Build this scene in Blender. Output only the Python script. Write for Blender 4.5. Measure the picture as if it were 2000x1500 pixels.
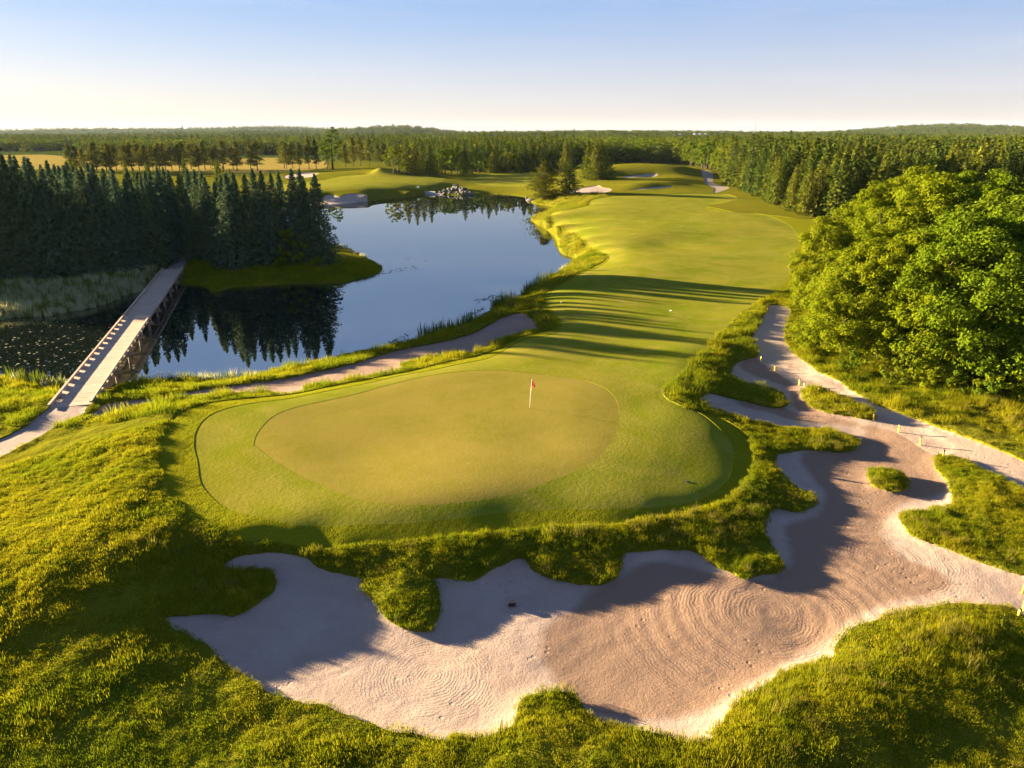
import bpy, math, random
import numpy as np
from mathutils import Vector, Matrix

random.seed(7)
rng = np.random.default_rng(7)
R = math.radians
scene = bpy.context.scene
for o in list(bpy.data.objects):
    bpy.data.objects.remove(o)
COL = scene.collection

# ------------------------------------------------------------------ camera, sky, sun, exposure
CAM_Z, PITCH, FPX = 21.5, R(18.9), 1428.0
cd = bpy.data.cameras.new('camera')
cam = bpy.data.objects.new('camera', cd)
COL.objects.link(cam)
cam.location = (0, 0, CAM_Z)
cam.rotation_euler = (R(90) - PITCH, 0, 0)
cd.sensor_width = 36.0
cd.lens = 36.0 * FPX / 2000.0
cd.clip_start, cd.clip_end = 0.5, 40000
scene.camera = cam

SUN_ELEV, SUN_DIR = R(8.9), Vector((-0.908, 0.420, 0)).normalized()   # towards the sun, on the ground
world = bpy.data.worlds.new('World')
scene.world = world
world.use_nodes = True
wn = world.node_tree.nodes
wl = world.node_tree.links
bg = wn['Background']
sky = wn.new('ShaderNodeTexSky')
sky.sky_type = 'NISHITA'
sky.sun_disc = False
sky.sun_elevation = SUN_ELEV
sky.sun_rotation = math.atan2(SUN_DIR.x, SUN_DIR.y)
sky.altitude = 300
sky.air_density = 1.0
sky.dust_density = 0.6
sky.ozone_density = 2.0
# clear evening air: the physical sky thinned into a pale pink horizon and a soft blue above
tc = wn.new('ShaderNodeTexCoord')
sep = wn.new('ShaderNodeSeparateXYZ')
wl.new(tc.outputs['Generated'], sep.inputs[0])
cr = wn.new('ShaderNodeValToRGB')
wl.new(sep.outputs['Z'], cr.inputs['Fac'])
cr.color_ramp.interpolation = 'B_SPLINE'
stops = [(0.0, (1.54, 1.33, 1.40)), (.03, (1.48, 1.34, 1.50)), (.075, (1.27, 1.28, 1.68)), (.13, (.70, .98, 1.72)), (.20, (.56, .92, 1.75)), (.45, (.50, .76, 1.55)), (1.0, (.30, .50, 1.05))]
els = cr.color_ramp.elements
while len(els) < len(stops): els.new(.5)
for e_, (f_, c_) in zip(els, stops):
    e_.position = f_; e_.color = (*[x_/4 for x_ in c_], 1)
half = wn.new('ShaderNodeVectorMath'); half.operation = 'SCALE'; half.inputs['Scale'].default_value = .11
wl.new(sky.outputs[0], half.inputs[0])
add = wn.new('ShaderNodeVectorMath'); add.operation = 'MULTIPLY_ADD'
wl.new(cr.outputs[0], add.inputs[0]); add.inputs[1].default_value = (2.75, 2.75, 2.75); wl.new(half.outputs[0], add.inputs[2])
# barely visible veils of high cloud
wmap = wn.new('ShaderNodeMapping'); wmap.inputs['Scale'].default_value = (1.6, 1.6, 16)
wl.new(tc.outputs['Generated'], wmap.inputs['Vector'])
wnz = wn.new('ShaderNodeTexNoise'); wnz.inputs['Scale'].default_value = 2.2; wnz.inputs['Detail'].default_value = 5; wnz.inputs['Roughness'].default_value = .6; wnz.inputs['Distortion'].default_value = .6
wl.new(wmap.outputs[0], wnz.inputs['Vector'])
wmr = wn.new('ShaderNodeMapRange'); wmr.inputs['From Min'].default_value = .48; wmr.inputs['From Max'].default_value = .78; wmr.inputs['To Max'].default_value = .16
wl.new(wnz.outputs[0], wmr.inputs['Value'])
veil = wn.new('ShaderNodeMix'); veil.data_type = 'RGBA'
wl.new(wmr.outputs[0], veil.inputs[0]); wl.new(add.outputs[0], veil.inputs[6]); veil.inputs[7].default_value = (1.75, 1.65, 1.9, 1)
wl.new(veil.outputs[2], bg.inputs['Color'])
bg.inputs['Strength'].default_value = 0.05

sd = bpy.data.lights.new('sun', 'SUN')
sun = bpy.data.objects.new('sun', sd)
COL.objects.link(sun)
sd.energy = 5.0
sd.angle = R(0.5)
sd.color = (1.0, 0.74, 0.42)
sdir = Vector((SUN_DIR.x * math.cos(SUN_ELEV), SUN_DIR.y * math.cos(SUN_ELEV), math.sin(SUN_ELEV)))
sun.rotation_euler = (-sdir).to_track_quat('-Z', 'Y').to_euler()
sun.location = sdir * 300

vs = scene.view_settings
vs.view_transform = 'Standard'
vs.look = 'None'
vs.exposure = 3.45
vs.gamma = 1.0
vs.use_curve_mapping = False
scene.cycles.use_denoising = True
scene.cycles.max_bounces = 8
scene.cycles.transparent_max_bounces = 8

# ------------------------------------------------------------------ small helpers
def tag(o, label=None, cat=None, group=None, kind=None):
    if label: o['label'] = label
    if cat: o['category'] = cat
    if group: o['group'] = group
    if kind: o['kind'] = kind
    return o

def link(name, data, parent=None, loc=None):
    o = bpy.data.objects.new(name, data)
    COL.objects.link(o)
    if parent: o.parent = parent
    if loc is not None: o.location = loc
    return o

def empty(name, loc=(0, 0, 0), rz=0):
    o = link(name, None, None, loc)
    o.rotation_euler = (0, 0, rz)
    o.empty_display_size = 0.3
    return o

def mesh_np(name, V, F, mat=None, smooth=False, attrs=None):
    """V (n,3); F (m,3) or (m,4) index array, or a list of both kinds"""
    Fs = F if isinstance(F, list) else [F]
    me = bpy.data.meshes.new(name)
    V = np.ascontiguousarray(V, dtype=np.float32)
    me.vertices.add(len(V))
    me.vertices.foreach_set('co', V.ravel())
    nl = sum(f.size for f in Fs)
    nf = sum(len(f) for f in Fs)
    me.loops.add(nl)
    me.loops.foreach_set('vertex_index', np.concatenate([f.ravel() for f in Fs]).astype(np.int32))
    me.polygons.add(nf)
    tot = np.concatenate([np.full(len(f), f.shape[1], np.int32) for f in Fs])
    st = np.concatenate([[0], np.cumsum(tot)[:-1]]).astype(np.int32)
    me.polygons.foreach_set('loop_start', st)
    me.polygons.foreach_set('loop_total', tot)
    me.update(calc_edges=True)
    me.polygons.foreach_set('use_smooth', np.full(nf, bool(smooth)))
    for k, a in (attrs or {}).items():
        at_ = me.attributes.new(k, 'FLOAT', 'POINT')
        at_.data.foreach_set('value', np.ascontiguousarray(a, dtype=np.float32))
    if mat: me.materials.append(mat)
    return me

class MB:
    """collects boxes, tubes and cones into one mesh"""
    def __init__(s): s.v, s.q, s.t = [], [], []; s.n = 0
    def box(s, c, size, ax=(1, 0, 0), ay=(0, 1, 0), az=(0, 0, 1)):
        c, ax, ay, az = map(np.array, (c, ax, ay, az))
        h = np.array(size) / 2
        for dz in (-1, 1):
            for dx, dy in ((-1, -1), (1, -1), (1, 1), (-1, 1)):
                s.v.append(c + ax * h[0] * dx + ay * h[1] * dy + az * h[2] * dz)
        b = s.n
        s.q += [[b, b+3, b+2, b+1], [b+4, b+5, b+6, b+7]] + [[b+i, b+(i+1) % 4, b+4+(i+1) % 4, b+4+i] for i in range(4)]
        s.n += 8
        return s
    def tube(s, pts, radii, k=8, cap=True):
        pts = [np.array(p, float) for p in pts]
        b = s.n
        for i, p in enumerate(pts):
            d = pts[min(i+1, len(pts)-1)] - pts[max(i-1, 0)]
            d /= np.linalg.norm(d) + 1e-9
            u = np.cross(d, (0, 0, 1.0) if abs(d[2]) < .9 else (1.0, 0, 0)); u /= np.linalg.norm(u)
            w = np.cross(d, u)
            for j in range(k):
                a = 2 * math.pi * j / k
                s.v.append(p + (u * math.cos(a) + w * math.sin(a)) * radii[i])
        for i in range(len(pts)-1):
            for j in range(k):
                s.q.append([b+i*k+j, b+i*k+(j+1) % k, b+(i+1)*k+(j+1) % k, b+(i+1)*k+j])
        s.n += k * len(pts)
        if cap:
            s.v.append(pts[0]); s.v.append(pts[-1])
            e = b + (len(pts)-1)*k
            for j in range(k):
                s.t.append([s.n, b+(j+1) % k, b+j]); s.t.append([s.n+1, e+j, e+(j+1) % k])
            s.n += 2
        return s
    def mesh(s, name, mat=None, smooth=False):
        F = []
        if s.q: F.append(np.array(s.q))
        if s.t: F.append(np.array(s.t))
        return mesh_np(name, np.array(s.v), F, mat, smooth)

# ------------------------------------------------------------------ pixel of the photograph -> point of the place
CP, SP = math.cos(PITCH), math.sin(PITCH)
def rays(u, v):
    x = (np.asarray(u, float) - 1000) / FPX
    w = -(np.asarray(v, float) - 750) / FPX
    return x, CP + w * SP, w * CP - SP
def at(u, v, z):
    x, y, d = rays(u, v)
    t = (np.asarray(z, float) - CAM_Z) / d
    return x * t, y * t

def spline(P, n=5, closed=True):
    P = np.asarray(P, float)
    if closed:
        A, B, C, D = np.roll(P, 1, 0), P, np.roll(P, -1, 0), np.roll(P, -2, 0)
    else:
        E = np.vstack([2*P[0]-P[1], P, 2*P[-1]-P[-2]])
        A, B, C, D = E[:-3], E[1:-2], E[2:-1], E[3:]
    out = []
    for t in np.linspace(0, 1, n, endpoint=False):
        out.append(0.5 * (2*B + (C-A)*t + (2*A-5*B+4*C-D)*t*t + (3*B-A-3*C+D)*t**3))
    S = np.stack(out, 1).reshape(-1, P.shape[1])
    return S if closed else np.vstack([S, P[-1]])

def sdf(poly, X, Y, reach=25.0):
    """signed distance (negative inside) of points to a closed polygon; clamped at +reach outside its box"""
    x0, y0 = poly.min(0) - reach; x1, y1 = poly.max(0) + reach
    out = np.full(X.shape, float(reach))
    m = (X > x0) & (X < x1) & (Y > y0) & (Y < y1)
    px, py = X[m], Y[m]
    best = np.full(px.shape, 1e18)
    ins = np.zeros(px.shape, bool)
    A, B = poly, np.roll(poly, -1, 0)
    for (ax, ay), (bx, by) in zip(A, B):
        dx, dy = bx-ax, by-ay
        L = dx*dx + dy*dy
        if L < 1e-12: continue
        t = np.clip(((px-ax)*dx + (py-ay)*dy) / L, 0, 1)
        ex, ey = px-ax-t*dx, py-ay-t*dy
        np.minimum(best, ex*ex+ey*ey, out=best)
        if ay != by:
            c = ((ay > py) != (by > py)) & (px < dx*(py-ay)/dy + ax)
            ins ^= c
    d = np.sqrt(best)
    out[m] = np.where(ins, -d, np.minimum(d, reach))
    return out

def hash2(ix, iy, seed):
    h = (ix.astype(np.int64) * 374761393 + iy.astype(np.int64) * 668265263 + seed * 974634777) & 0xFFFFFFFF
    h = ((h ^ (h >> 13)) * 1274126177) & 0xFFFFFFFF
    return ((h ^ (h >> 16)) & 0xFFFF) / 65535.0
def vnoise(x, y, scale, seed=0):
    x = x / scale; y = y / scale
    ix, iy = np.floor(x), np.floor(y)
    fx, fy = x-ix, y-iy
    fx = fx*fx*(3-2*fx); fy = fy*fy*(3-2*fy)
    a, b = hash2(ix, iy, seed), hash2(ix+1, iy, seed)
    c, d = hash2(ix, iy+1, seed), hash2(ix+1, iy+1, seed)
    return (a*(1-fx)+b*fx)*(1-fy) + (c*(1-fx)+d*fx)*fy - 0.5

# ------------------------------------------------------------------ outlines, traced (u, v, height)
def zset(L, z): return [(u, v, z) for u, v in L]
WATER = zset([(-500,690),(-300,722),(-100,735),(0,737),(40,748),(97,764),(140,768),(200,764),(246,753),(300,747),(400,743),(450,746),(506,733),
    (562,721),(618,710),(674,698),(730,686),(764,677),(800,669),(828,662),(870,651),(926,631),(950,613),(978,600),(1000,592),
    (1034,572),(1062,554),(1090,536),(1107,525),(1124,511),(1120,503),(1101,497),(1093,486),(1087,466),(1068,448),(1043,434),
    (1041,425),(1060,417),(1076,411),(1082,405),(1060,401),(1042,397),(1035,391),(1026,385),(990,380),(950,378),(928,380),
    (900,382),(870,380),(845,378),(824,380),(788,386),(739,390),(697,396),(660,400),(610,404),(450,407),(300,410),(150,414),(60,420),(60,430),
    (150,432),(300,434),(450,438),(560,448),(620,462),(651,478),(675,484),(697,494),(725,510),(742,521),(743,527),(727,537),
    (688,547),(657,553),(576,554),(478,560),(450,561),(420,569),(397,558),(361,556),(340,555),(318,557),(290,557),(262,566),(196,590),
    (112,609),(0,619),(-150,628),(-350,640),(-500,660)], 0.0)
GREEN = zset([(496,866),(506,841),(534,813),(576,796),(632,784),(702,768),(772,749),(842,733),(898,726),(954,723),(1006,726),
    (1062,732),(1118,739),(1160,749),(1188,763),(1205,785),(1210,816),(1205,844),(1188,872),(1166,897),(1119,922),(1077,939),
    (1013,962),(949,975),(885,983),(821,986),(757,984),(693,973),(640,954),(576,924),(533,898),(505,876)], 3.45)
FAIRWAY = [(384,841,3.4),(379,872,3.4),(386,903,3.4),(390,937,3.4),(401,958,3.35),(427,984,3.3),(461,1001,3.25),(512,1014,3.2),(576,1024,3.2),
    (640,1029,3.0),(778,1025,3.0),(863,1018,3.0),(991,1003,3.0),(1077,997,3.0),(1183,994,3.0),(1269,990,2.95),(1332,984,2.85),(1366,975,3.0),
    (1398,958,3.0),(1424,933,3.0),(1432,903,3.0),(1434,881,3.0),(1426,860,3.05),(1405,836,3.1),(1370,808,3.05),(1328,791,3.3),(1300,777,3.3),
    (1297,760,3.3),(1318,743,3.3),(1339,724,3.3),(1352,704,3.3),(1375,685,3.2),(1400,660,3.1),(1425,635,3.1),(1450,610,3.1),(1482,592,3.1),
    (1520,564,3.0),(1545,536,3.0),(1556,502,3.0),(1560,481,3.0),(1557,459,3.1),(1541,440,3.2),(1510,424,3.4),(1475,417,3.5),(1440,415,3.6),
    (1400,412,3.6),(1380,404,3.6),(1420,396,3.6),(1440,388,3.7),(1420,380,3.8),(1380,378,3.9),(1340,378,3.9),(1290,380,3.8),(1240,382,3.8),(1190,384,3.7),
    (1155,390,3.6),(1151,400,3.5),(1115,410,3.2),(1085,415,3.0),(1079,421,3.0),(1096,437,2.9),(1126,451,2.8),(1140,465,2.8),(1159,481,2.7),
    (1184,495,2.7),(1189,505,2.7),(1168,522,2.6),(1132,536,2.6),(1104,553,2.6),(1076,570,2.6),(1070,584,2.7),(1073,598,2.7),(1090,617,2.8),
    (1098,634,2.9),(1090,648,3.0),(1068,656,3.0),(1020,665,3.0),(978,688,3.1),(950,701,3.1),(926,706,3.1),(870,717,3.2),(836,725,3.2),(786,733,3.25),
    (730,746,3.3),(674,757,3.3),(618,768,3.3),(562,779,3.3),(506,786,3.3),(450,796,3.35),(406,814,3.4)]
FIRSTCUT = [(308,886,3.6),(307,900,3.6),(314,937,3.6),(328,971,3.5),(363,1005,3.4),(405,1026,3.3),(469,1048,3.15),(512,1056,2.8),(576,1063,2.7),(650,1067,2.65),
    (735,1065,2.6),(821,1058,2.6),(906,1048,2.6),(991,1039,2.6),(1034,1035,2.6),(1119,1031,2.6),(1196,1030,2.55),(1247,1022,2.5),(1315,1011,2.45),
    (1364,1001,2.4),(1411,984,2.4),(1445,958,2.4),(1466,924,2.4),(1472,894,2.4),(1462,862,2.4),(1435,834,2.5),(1390,812,2.7),(1340,800,3.1),(1296,786,3.2),
    (1284,762,3.2),(1300,740,3.2),(1325,715,3.2),(1345,690,3.2),(1380,664,3.1),(1410,636,3.0),(1440,604,3.0),(1480,582,3.0),(1530,572,2.9),(1556,540,2.9),
    (1566,502,2.9),(1575,470,2.9),(1590,445,3.0),(1600,430,3.2),(1550,426,3.4),(1500,420,3.5),(1440,416,3.6),(1380,404,3.6),(1240,382,3.8),(1155,390,3.6),(1145,402,3.3),
    (1082,413,2.9),(1074,421,2.9),(1091,439,2.8),(1121,453,2.7),(1136,468,2.7),(1155,484,2.6),(1180,498,2.6),(1184,505,2.6),(1160,520,2.5),
    (1126,534,2.5),(1096,552,2.4),(1068,570,2.3),(1060,585,2.3),(1063,600,2.3),(1078,618,2.5),(1086,634,2.7),(1075,645,2.8),(1040,652,2.8),(1000,664,2.8),
    (965,684,2.8),(935,695,2.8),(870,708,2.8),(800,725,2.8),(740,737,2.8),(680,749,2.8),(618,761,2.8),(560,772,2.9),(500,777,2.9),(450,782,3.0),(395,790,3.1),(350,807,3.2),(325,830,3.4),(311,855,3.55)]
BUNKER = [(328,1210,1.6),(397,1198,1.6),(427,1197,1.6),(461,1201,1.6),(490,1190,1.5),(512,1172,1.5),(540,1144,1.4),(529,1120,1.5),(500,1114,1.7),(440,1117,1.9),(432,1106,2.0),(469,1092,2.0),(525,1086,1.9),
    (597,1092,1.8),(619,1107,1.7),(665,1122,1.6),(701,1131,1.5),(710,1150,1.4),(735,1180,1.3),(761,1210,1.2),(791,1227,1.2),(833,1233,1.2),
    (859,1214,1.2),(860,1167,1.5),(850,1135,1.7),(889,1133,1.7),(927,1127,1.8),(966,1112,1.9),(1004,1092,2.0),(1025,1092,2.0),(1038,1112,1.8),
    (1064,1124,1.7),(1098,1135,1.5),(1141,1144,1.4),(1179,1138,1.5),(1209,1122,1.6),(1217,1099,1.9),(1214,1080,2.0),(1247,1080,1.9),(1300,1072,1.9),(1343,1075,1.8),
    (1385,1095,1.6),(1428,1118,1.4),(1462,1129,1.3),(1505,1120,1.2),(1528,1112,1.2),(1522,1090,1.3),(1505,1065,1.55),(1488,1031,1.7),(1500,1005,1.7),(1522,992,1.6),(1556,999,1.4),
    (1586,988,1.3),(1588,967,1.4),(1573,960,1.5),(1552,952,1.6),(1526,928,1.7),(1509,907,1.85),(1522,887,1.85),(1542,883,1.8),(1576,879,1.8),(1607,879,1.6),(1640,883,1.5),
    (1664,878,1.5),(1678,868,1.5),(1671,857,1.6),(1640,847,1.7),(1607,838,1.8),(1562,838,1.8),(1528,837,1.9),(1486,829,2.0),(1450,821,2.2),(1426,815,2.2),(1404,806,2.3),(1376,794,2.4),(1362,782,2.5),
    (1387,771,2.3),(1426,779,2.0),(1462,785,1.9),(1506,796,1.8),(1528,795,1.8),(1540,787,1.8),(1531,774,1.9),(1512,763,1.9),(1478,753,2.0),(1450,746,2.1),
    (1432,738,2.2),(1427,727,2.3),(1432,714,2.3),(1454,704,2.3),(1479,698,2.3),(1500,700,2.2),(1560,730,2.1),(1640,765,2.1),(1720,796,2.1),(1800,836,2.0),(1870,872,2.0),
    (1850,886,2.0),(1826,898,1.9),(1833,924,1.8),(1855,945,1.8),(1863,975,1.8),(1855,992,1.8),(1812,999,1.7),(1769,1003,1.6),(1761,1018,1.6),(1773,1039,1.6),(1833,1065,1.6),(1897,1092,1.6),
    (1940,1107,1.6),(2000,1124,1.6),(2150,1180,1.6),(2250,1300,1.6),(2080,1255,1.6),(2000,1208,1.6),(1965,1188,1.6),(1897,1181,1.6),(1833,1188,1.6),(1769,1197,1.6),(1709,1214,1.6),(1667,1223,1.6),(1650,1244,1.6),(1628,1269,1.6),
    (1630,1286,1.6),(1599,1297,1.6),(1539,1313,1.5),(1492,1346,1.5),(1445,1376,1.5),(1411,1410,1.5),(1390,1444,1.5),(1355,1455,1.5),(1325,1450,1.5),(1247,1432,1.4),(1183,1419,1.3),(1149,1402,1.3),
    (1136,1378,1.3),(1115,1360,1.3),(1089,1355,1.3),(1034,1363,1.3),(1018,1370,1.3),(1008,1393,1.3),(1002,1419,1.35),(966,1442,1.4),(906,1447,1.4),(863,1451,1.4),(812,1442,1.4),(769,1434,1.4),(714,1415,1.35),(653,1386,1.3),
    (597,1378,1.3),(533,1359,1.3),(491,1334,1.3),(452,1308,1.3),(418,1282,1.4),(408,1261,1.4),(375,1248,1.5),(340,1228,1.6)]
ISLAND_A = zset([(1565,771),(1582,767),(1607,768),(1635,777),(1674,794),(1702,810),(1710,820),(1688,821),(1646,811),(1604,802),(1575,785)], 2.0)
ISLAND_B = zset([(1695,930),(1705,920),(1748,924),(1769,935),(1771,950),(1752,958),(1718,953),(1699,944)], 1.65)
CARTPATH = [(1499,600,3.05),(1503,596,3.05),(1523,595,3.05),(1545,606,2.95),(1540,626,2.85),(1533,654,2.75),(1540,676,2.70),(1568,701,2.65),(1604,726,2.65),(1646,749,2.47),
    (1702,782,2.47),(1758,805,2.47),(1814,827,2.42),(1870,847,2.42),(1926,869,2.42),(1968,886,2.42),(2000,901,2.42),(2200,985,2.42),(2200,1060,2.42),(2000,960,2.42),(1953,935,2.42),(1897,907,2.32),(1867,896,2.22),
    (1842,892,2.22),(1797,868,2.22),(1755,842,2.22),(1720,824,2.22),(1702,808,2.22),(1650,782,2.32),(1597,763,2.32),(1561,748,2.32),(1513,720,2.42),(1490,704,2.65),(1478,692,2.70),(1475,676,2.75),(1468,656,2.80),(1488,623,2.95)]
LEFTPATH = [(-250,945,1.2),(-120,904,1.4),(0,858,1.6),(56,828,1.65),(97,796,1.65),(112,780,1.6),(182,780,1.6),(168,801,1.65),(160,812,1.65),(112,836,1.65),(56,867,1.65),(0,896,1.6),(-120,960,1.4),(-250,1010,1.2)]
LAKEBUNKER = [(174,813,1.7),(182,805,1.6),(210,788,1.35),(252,782,1.25),(308,777,1.2),(364,765,1.2),(420,757,1.1),(500,746,1.0),(562,738,1.0),(618,726,1.0),(674,715,1.0),(716,703,1.0),
    (758,689,1.0),(800,679,1.0),(842,672,1.0),(884,662,1.0),(926,649,1.0),(954,634,1.1),(978,620,1.2),(1006,611,1.4),(1023,614,1.5),(1042,626,1.6),(1052,640,1.7),(1046,648,1.8),
    (1023,655,1.8),(984,662,1.8),(967,670,1.8),(937,690,1.9),(898,696,1.8),(856,698,1.6),(814,704,1.5),(784,712,1.4),(797,722,1.6),(772,730,1.9),(758,735,1.9),(716,740,1.8),
    (688,747,1.8),(646,752,1.7),(602,754,1.5),(592,763,1.5),(588,771,1.7),(548,774,1.8),(500,772,1.8),(420,775,1.7),(336,783,1.6),(280,795,1.6),(224,811,1.7),(190,818,1.75)]
FARFAIR_W = [(520,366,2.2),(575,357,2.4),(630,352,2.8),(660,345,3.4),(720,342,3.6),(790,343,3.2),(845,345,3.0),(868,349,2.8),(858,357,2.6),(840,361,2.6),(790,365,2.8),(720,369,2.9),(660,373,2.9),(610,376,2.9),(560,375,2.8)]
FARFAIR_E = [(912,352,2.2),(945,340,3.2),(990,336,3.6),(1035,336,3.8),(1045,345,3.2),(1040,356,2.4),(1030,364,1.8),(990,365,1.5),(945,363,1.5)]
BEACH = [(600,391,1.0),(626,385,1.6),(650,381,2.0),(664,384,1.8),(676,379,2.3),(700,378,2.4),(722,379,2.3),(740,386,1.4),(770,386,.9),(790,385,.6),(770,388,.3),(739,389,.25),(697,395,.25),(660,399,.25),(610,402,.25)]
SAND_W = zset([(555,343),(580,339),(610,338),(625,340),(610,346),(580,348),(560,349)], 2.9)
SAND_E = [(1092,379,3.2),(1120,371,3.5),(1145,365,4.2),(1167,362,4.4),(1176,366,4.2),(1195,371,3.8),(1180,377,3.7),(1140,379,3.5)]
SAND_E2 = [(1212,371,4.0),(1240,369,4.25),(1280,365.5,4.6),(1310,363,4.8),(1316,366,4.4),(1290,370,4.0),(1240,372,3.9)]
SAND_E3 = [(1200,347,4.9),(1235,342,5.8),(1265,339,6.2),(1282,339,6.2),(1284,344,5.4),(1270,347,4.9),(1230,348,4.8)]
PATH_E = [(1364,332,5.4),(1385,334,5.0),(1393,346,4.4),(1393,358,4.0),(1418,365,3.9),(1424,368,3.9),(1400,377,3.7),(1392,377,3.7),(1394,369,3.8),(1378,360,4.2),(1372,346,4.6),(1362,338,5.2)]
FIELD_W = zset([(-300,300),(0,303),(60,301),(220,312),(330,315),(440,312),(520,308),(600,312),(640,318),(628,330),(560,336),(500,338),(420,338),(300,334),(120,330),(-300,330)], 2.6)
LIP = [(1402,412.0,3.55),(1430,409,3.6),(1460,405,3.75),(1520,400,3.9)]
ISLANDPATH = [(322,530,1.3),(352,532,1.3),(362,512,1.5),(392,496,1.7),(420,486,1.8),(410,480,1.8),(378,490,1.7),(340,508,1.5)]
OUT = dict(water=WATER, green=GREEN, fairway=FAIRWAY, first=FIRSTCUT, bunker=BUNKER, isl_a=ISLAND_A, isl_b=ISLAND_B, cart=CARTPATH, lpath=LEFTPATH,
           lbunker=LAKEBUNKER, ffw=FARFAIR_W, ffe=FARFAIR_E, beach=BEACH, sand_w=SAND_W, sand_e=SAND_E, sand_e2=SAND_E2, sand_e3=SAND_E3, path_e=PATH_E, field=FIELD_W, ipath=ISLANDPATH)
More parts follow.
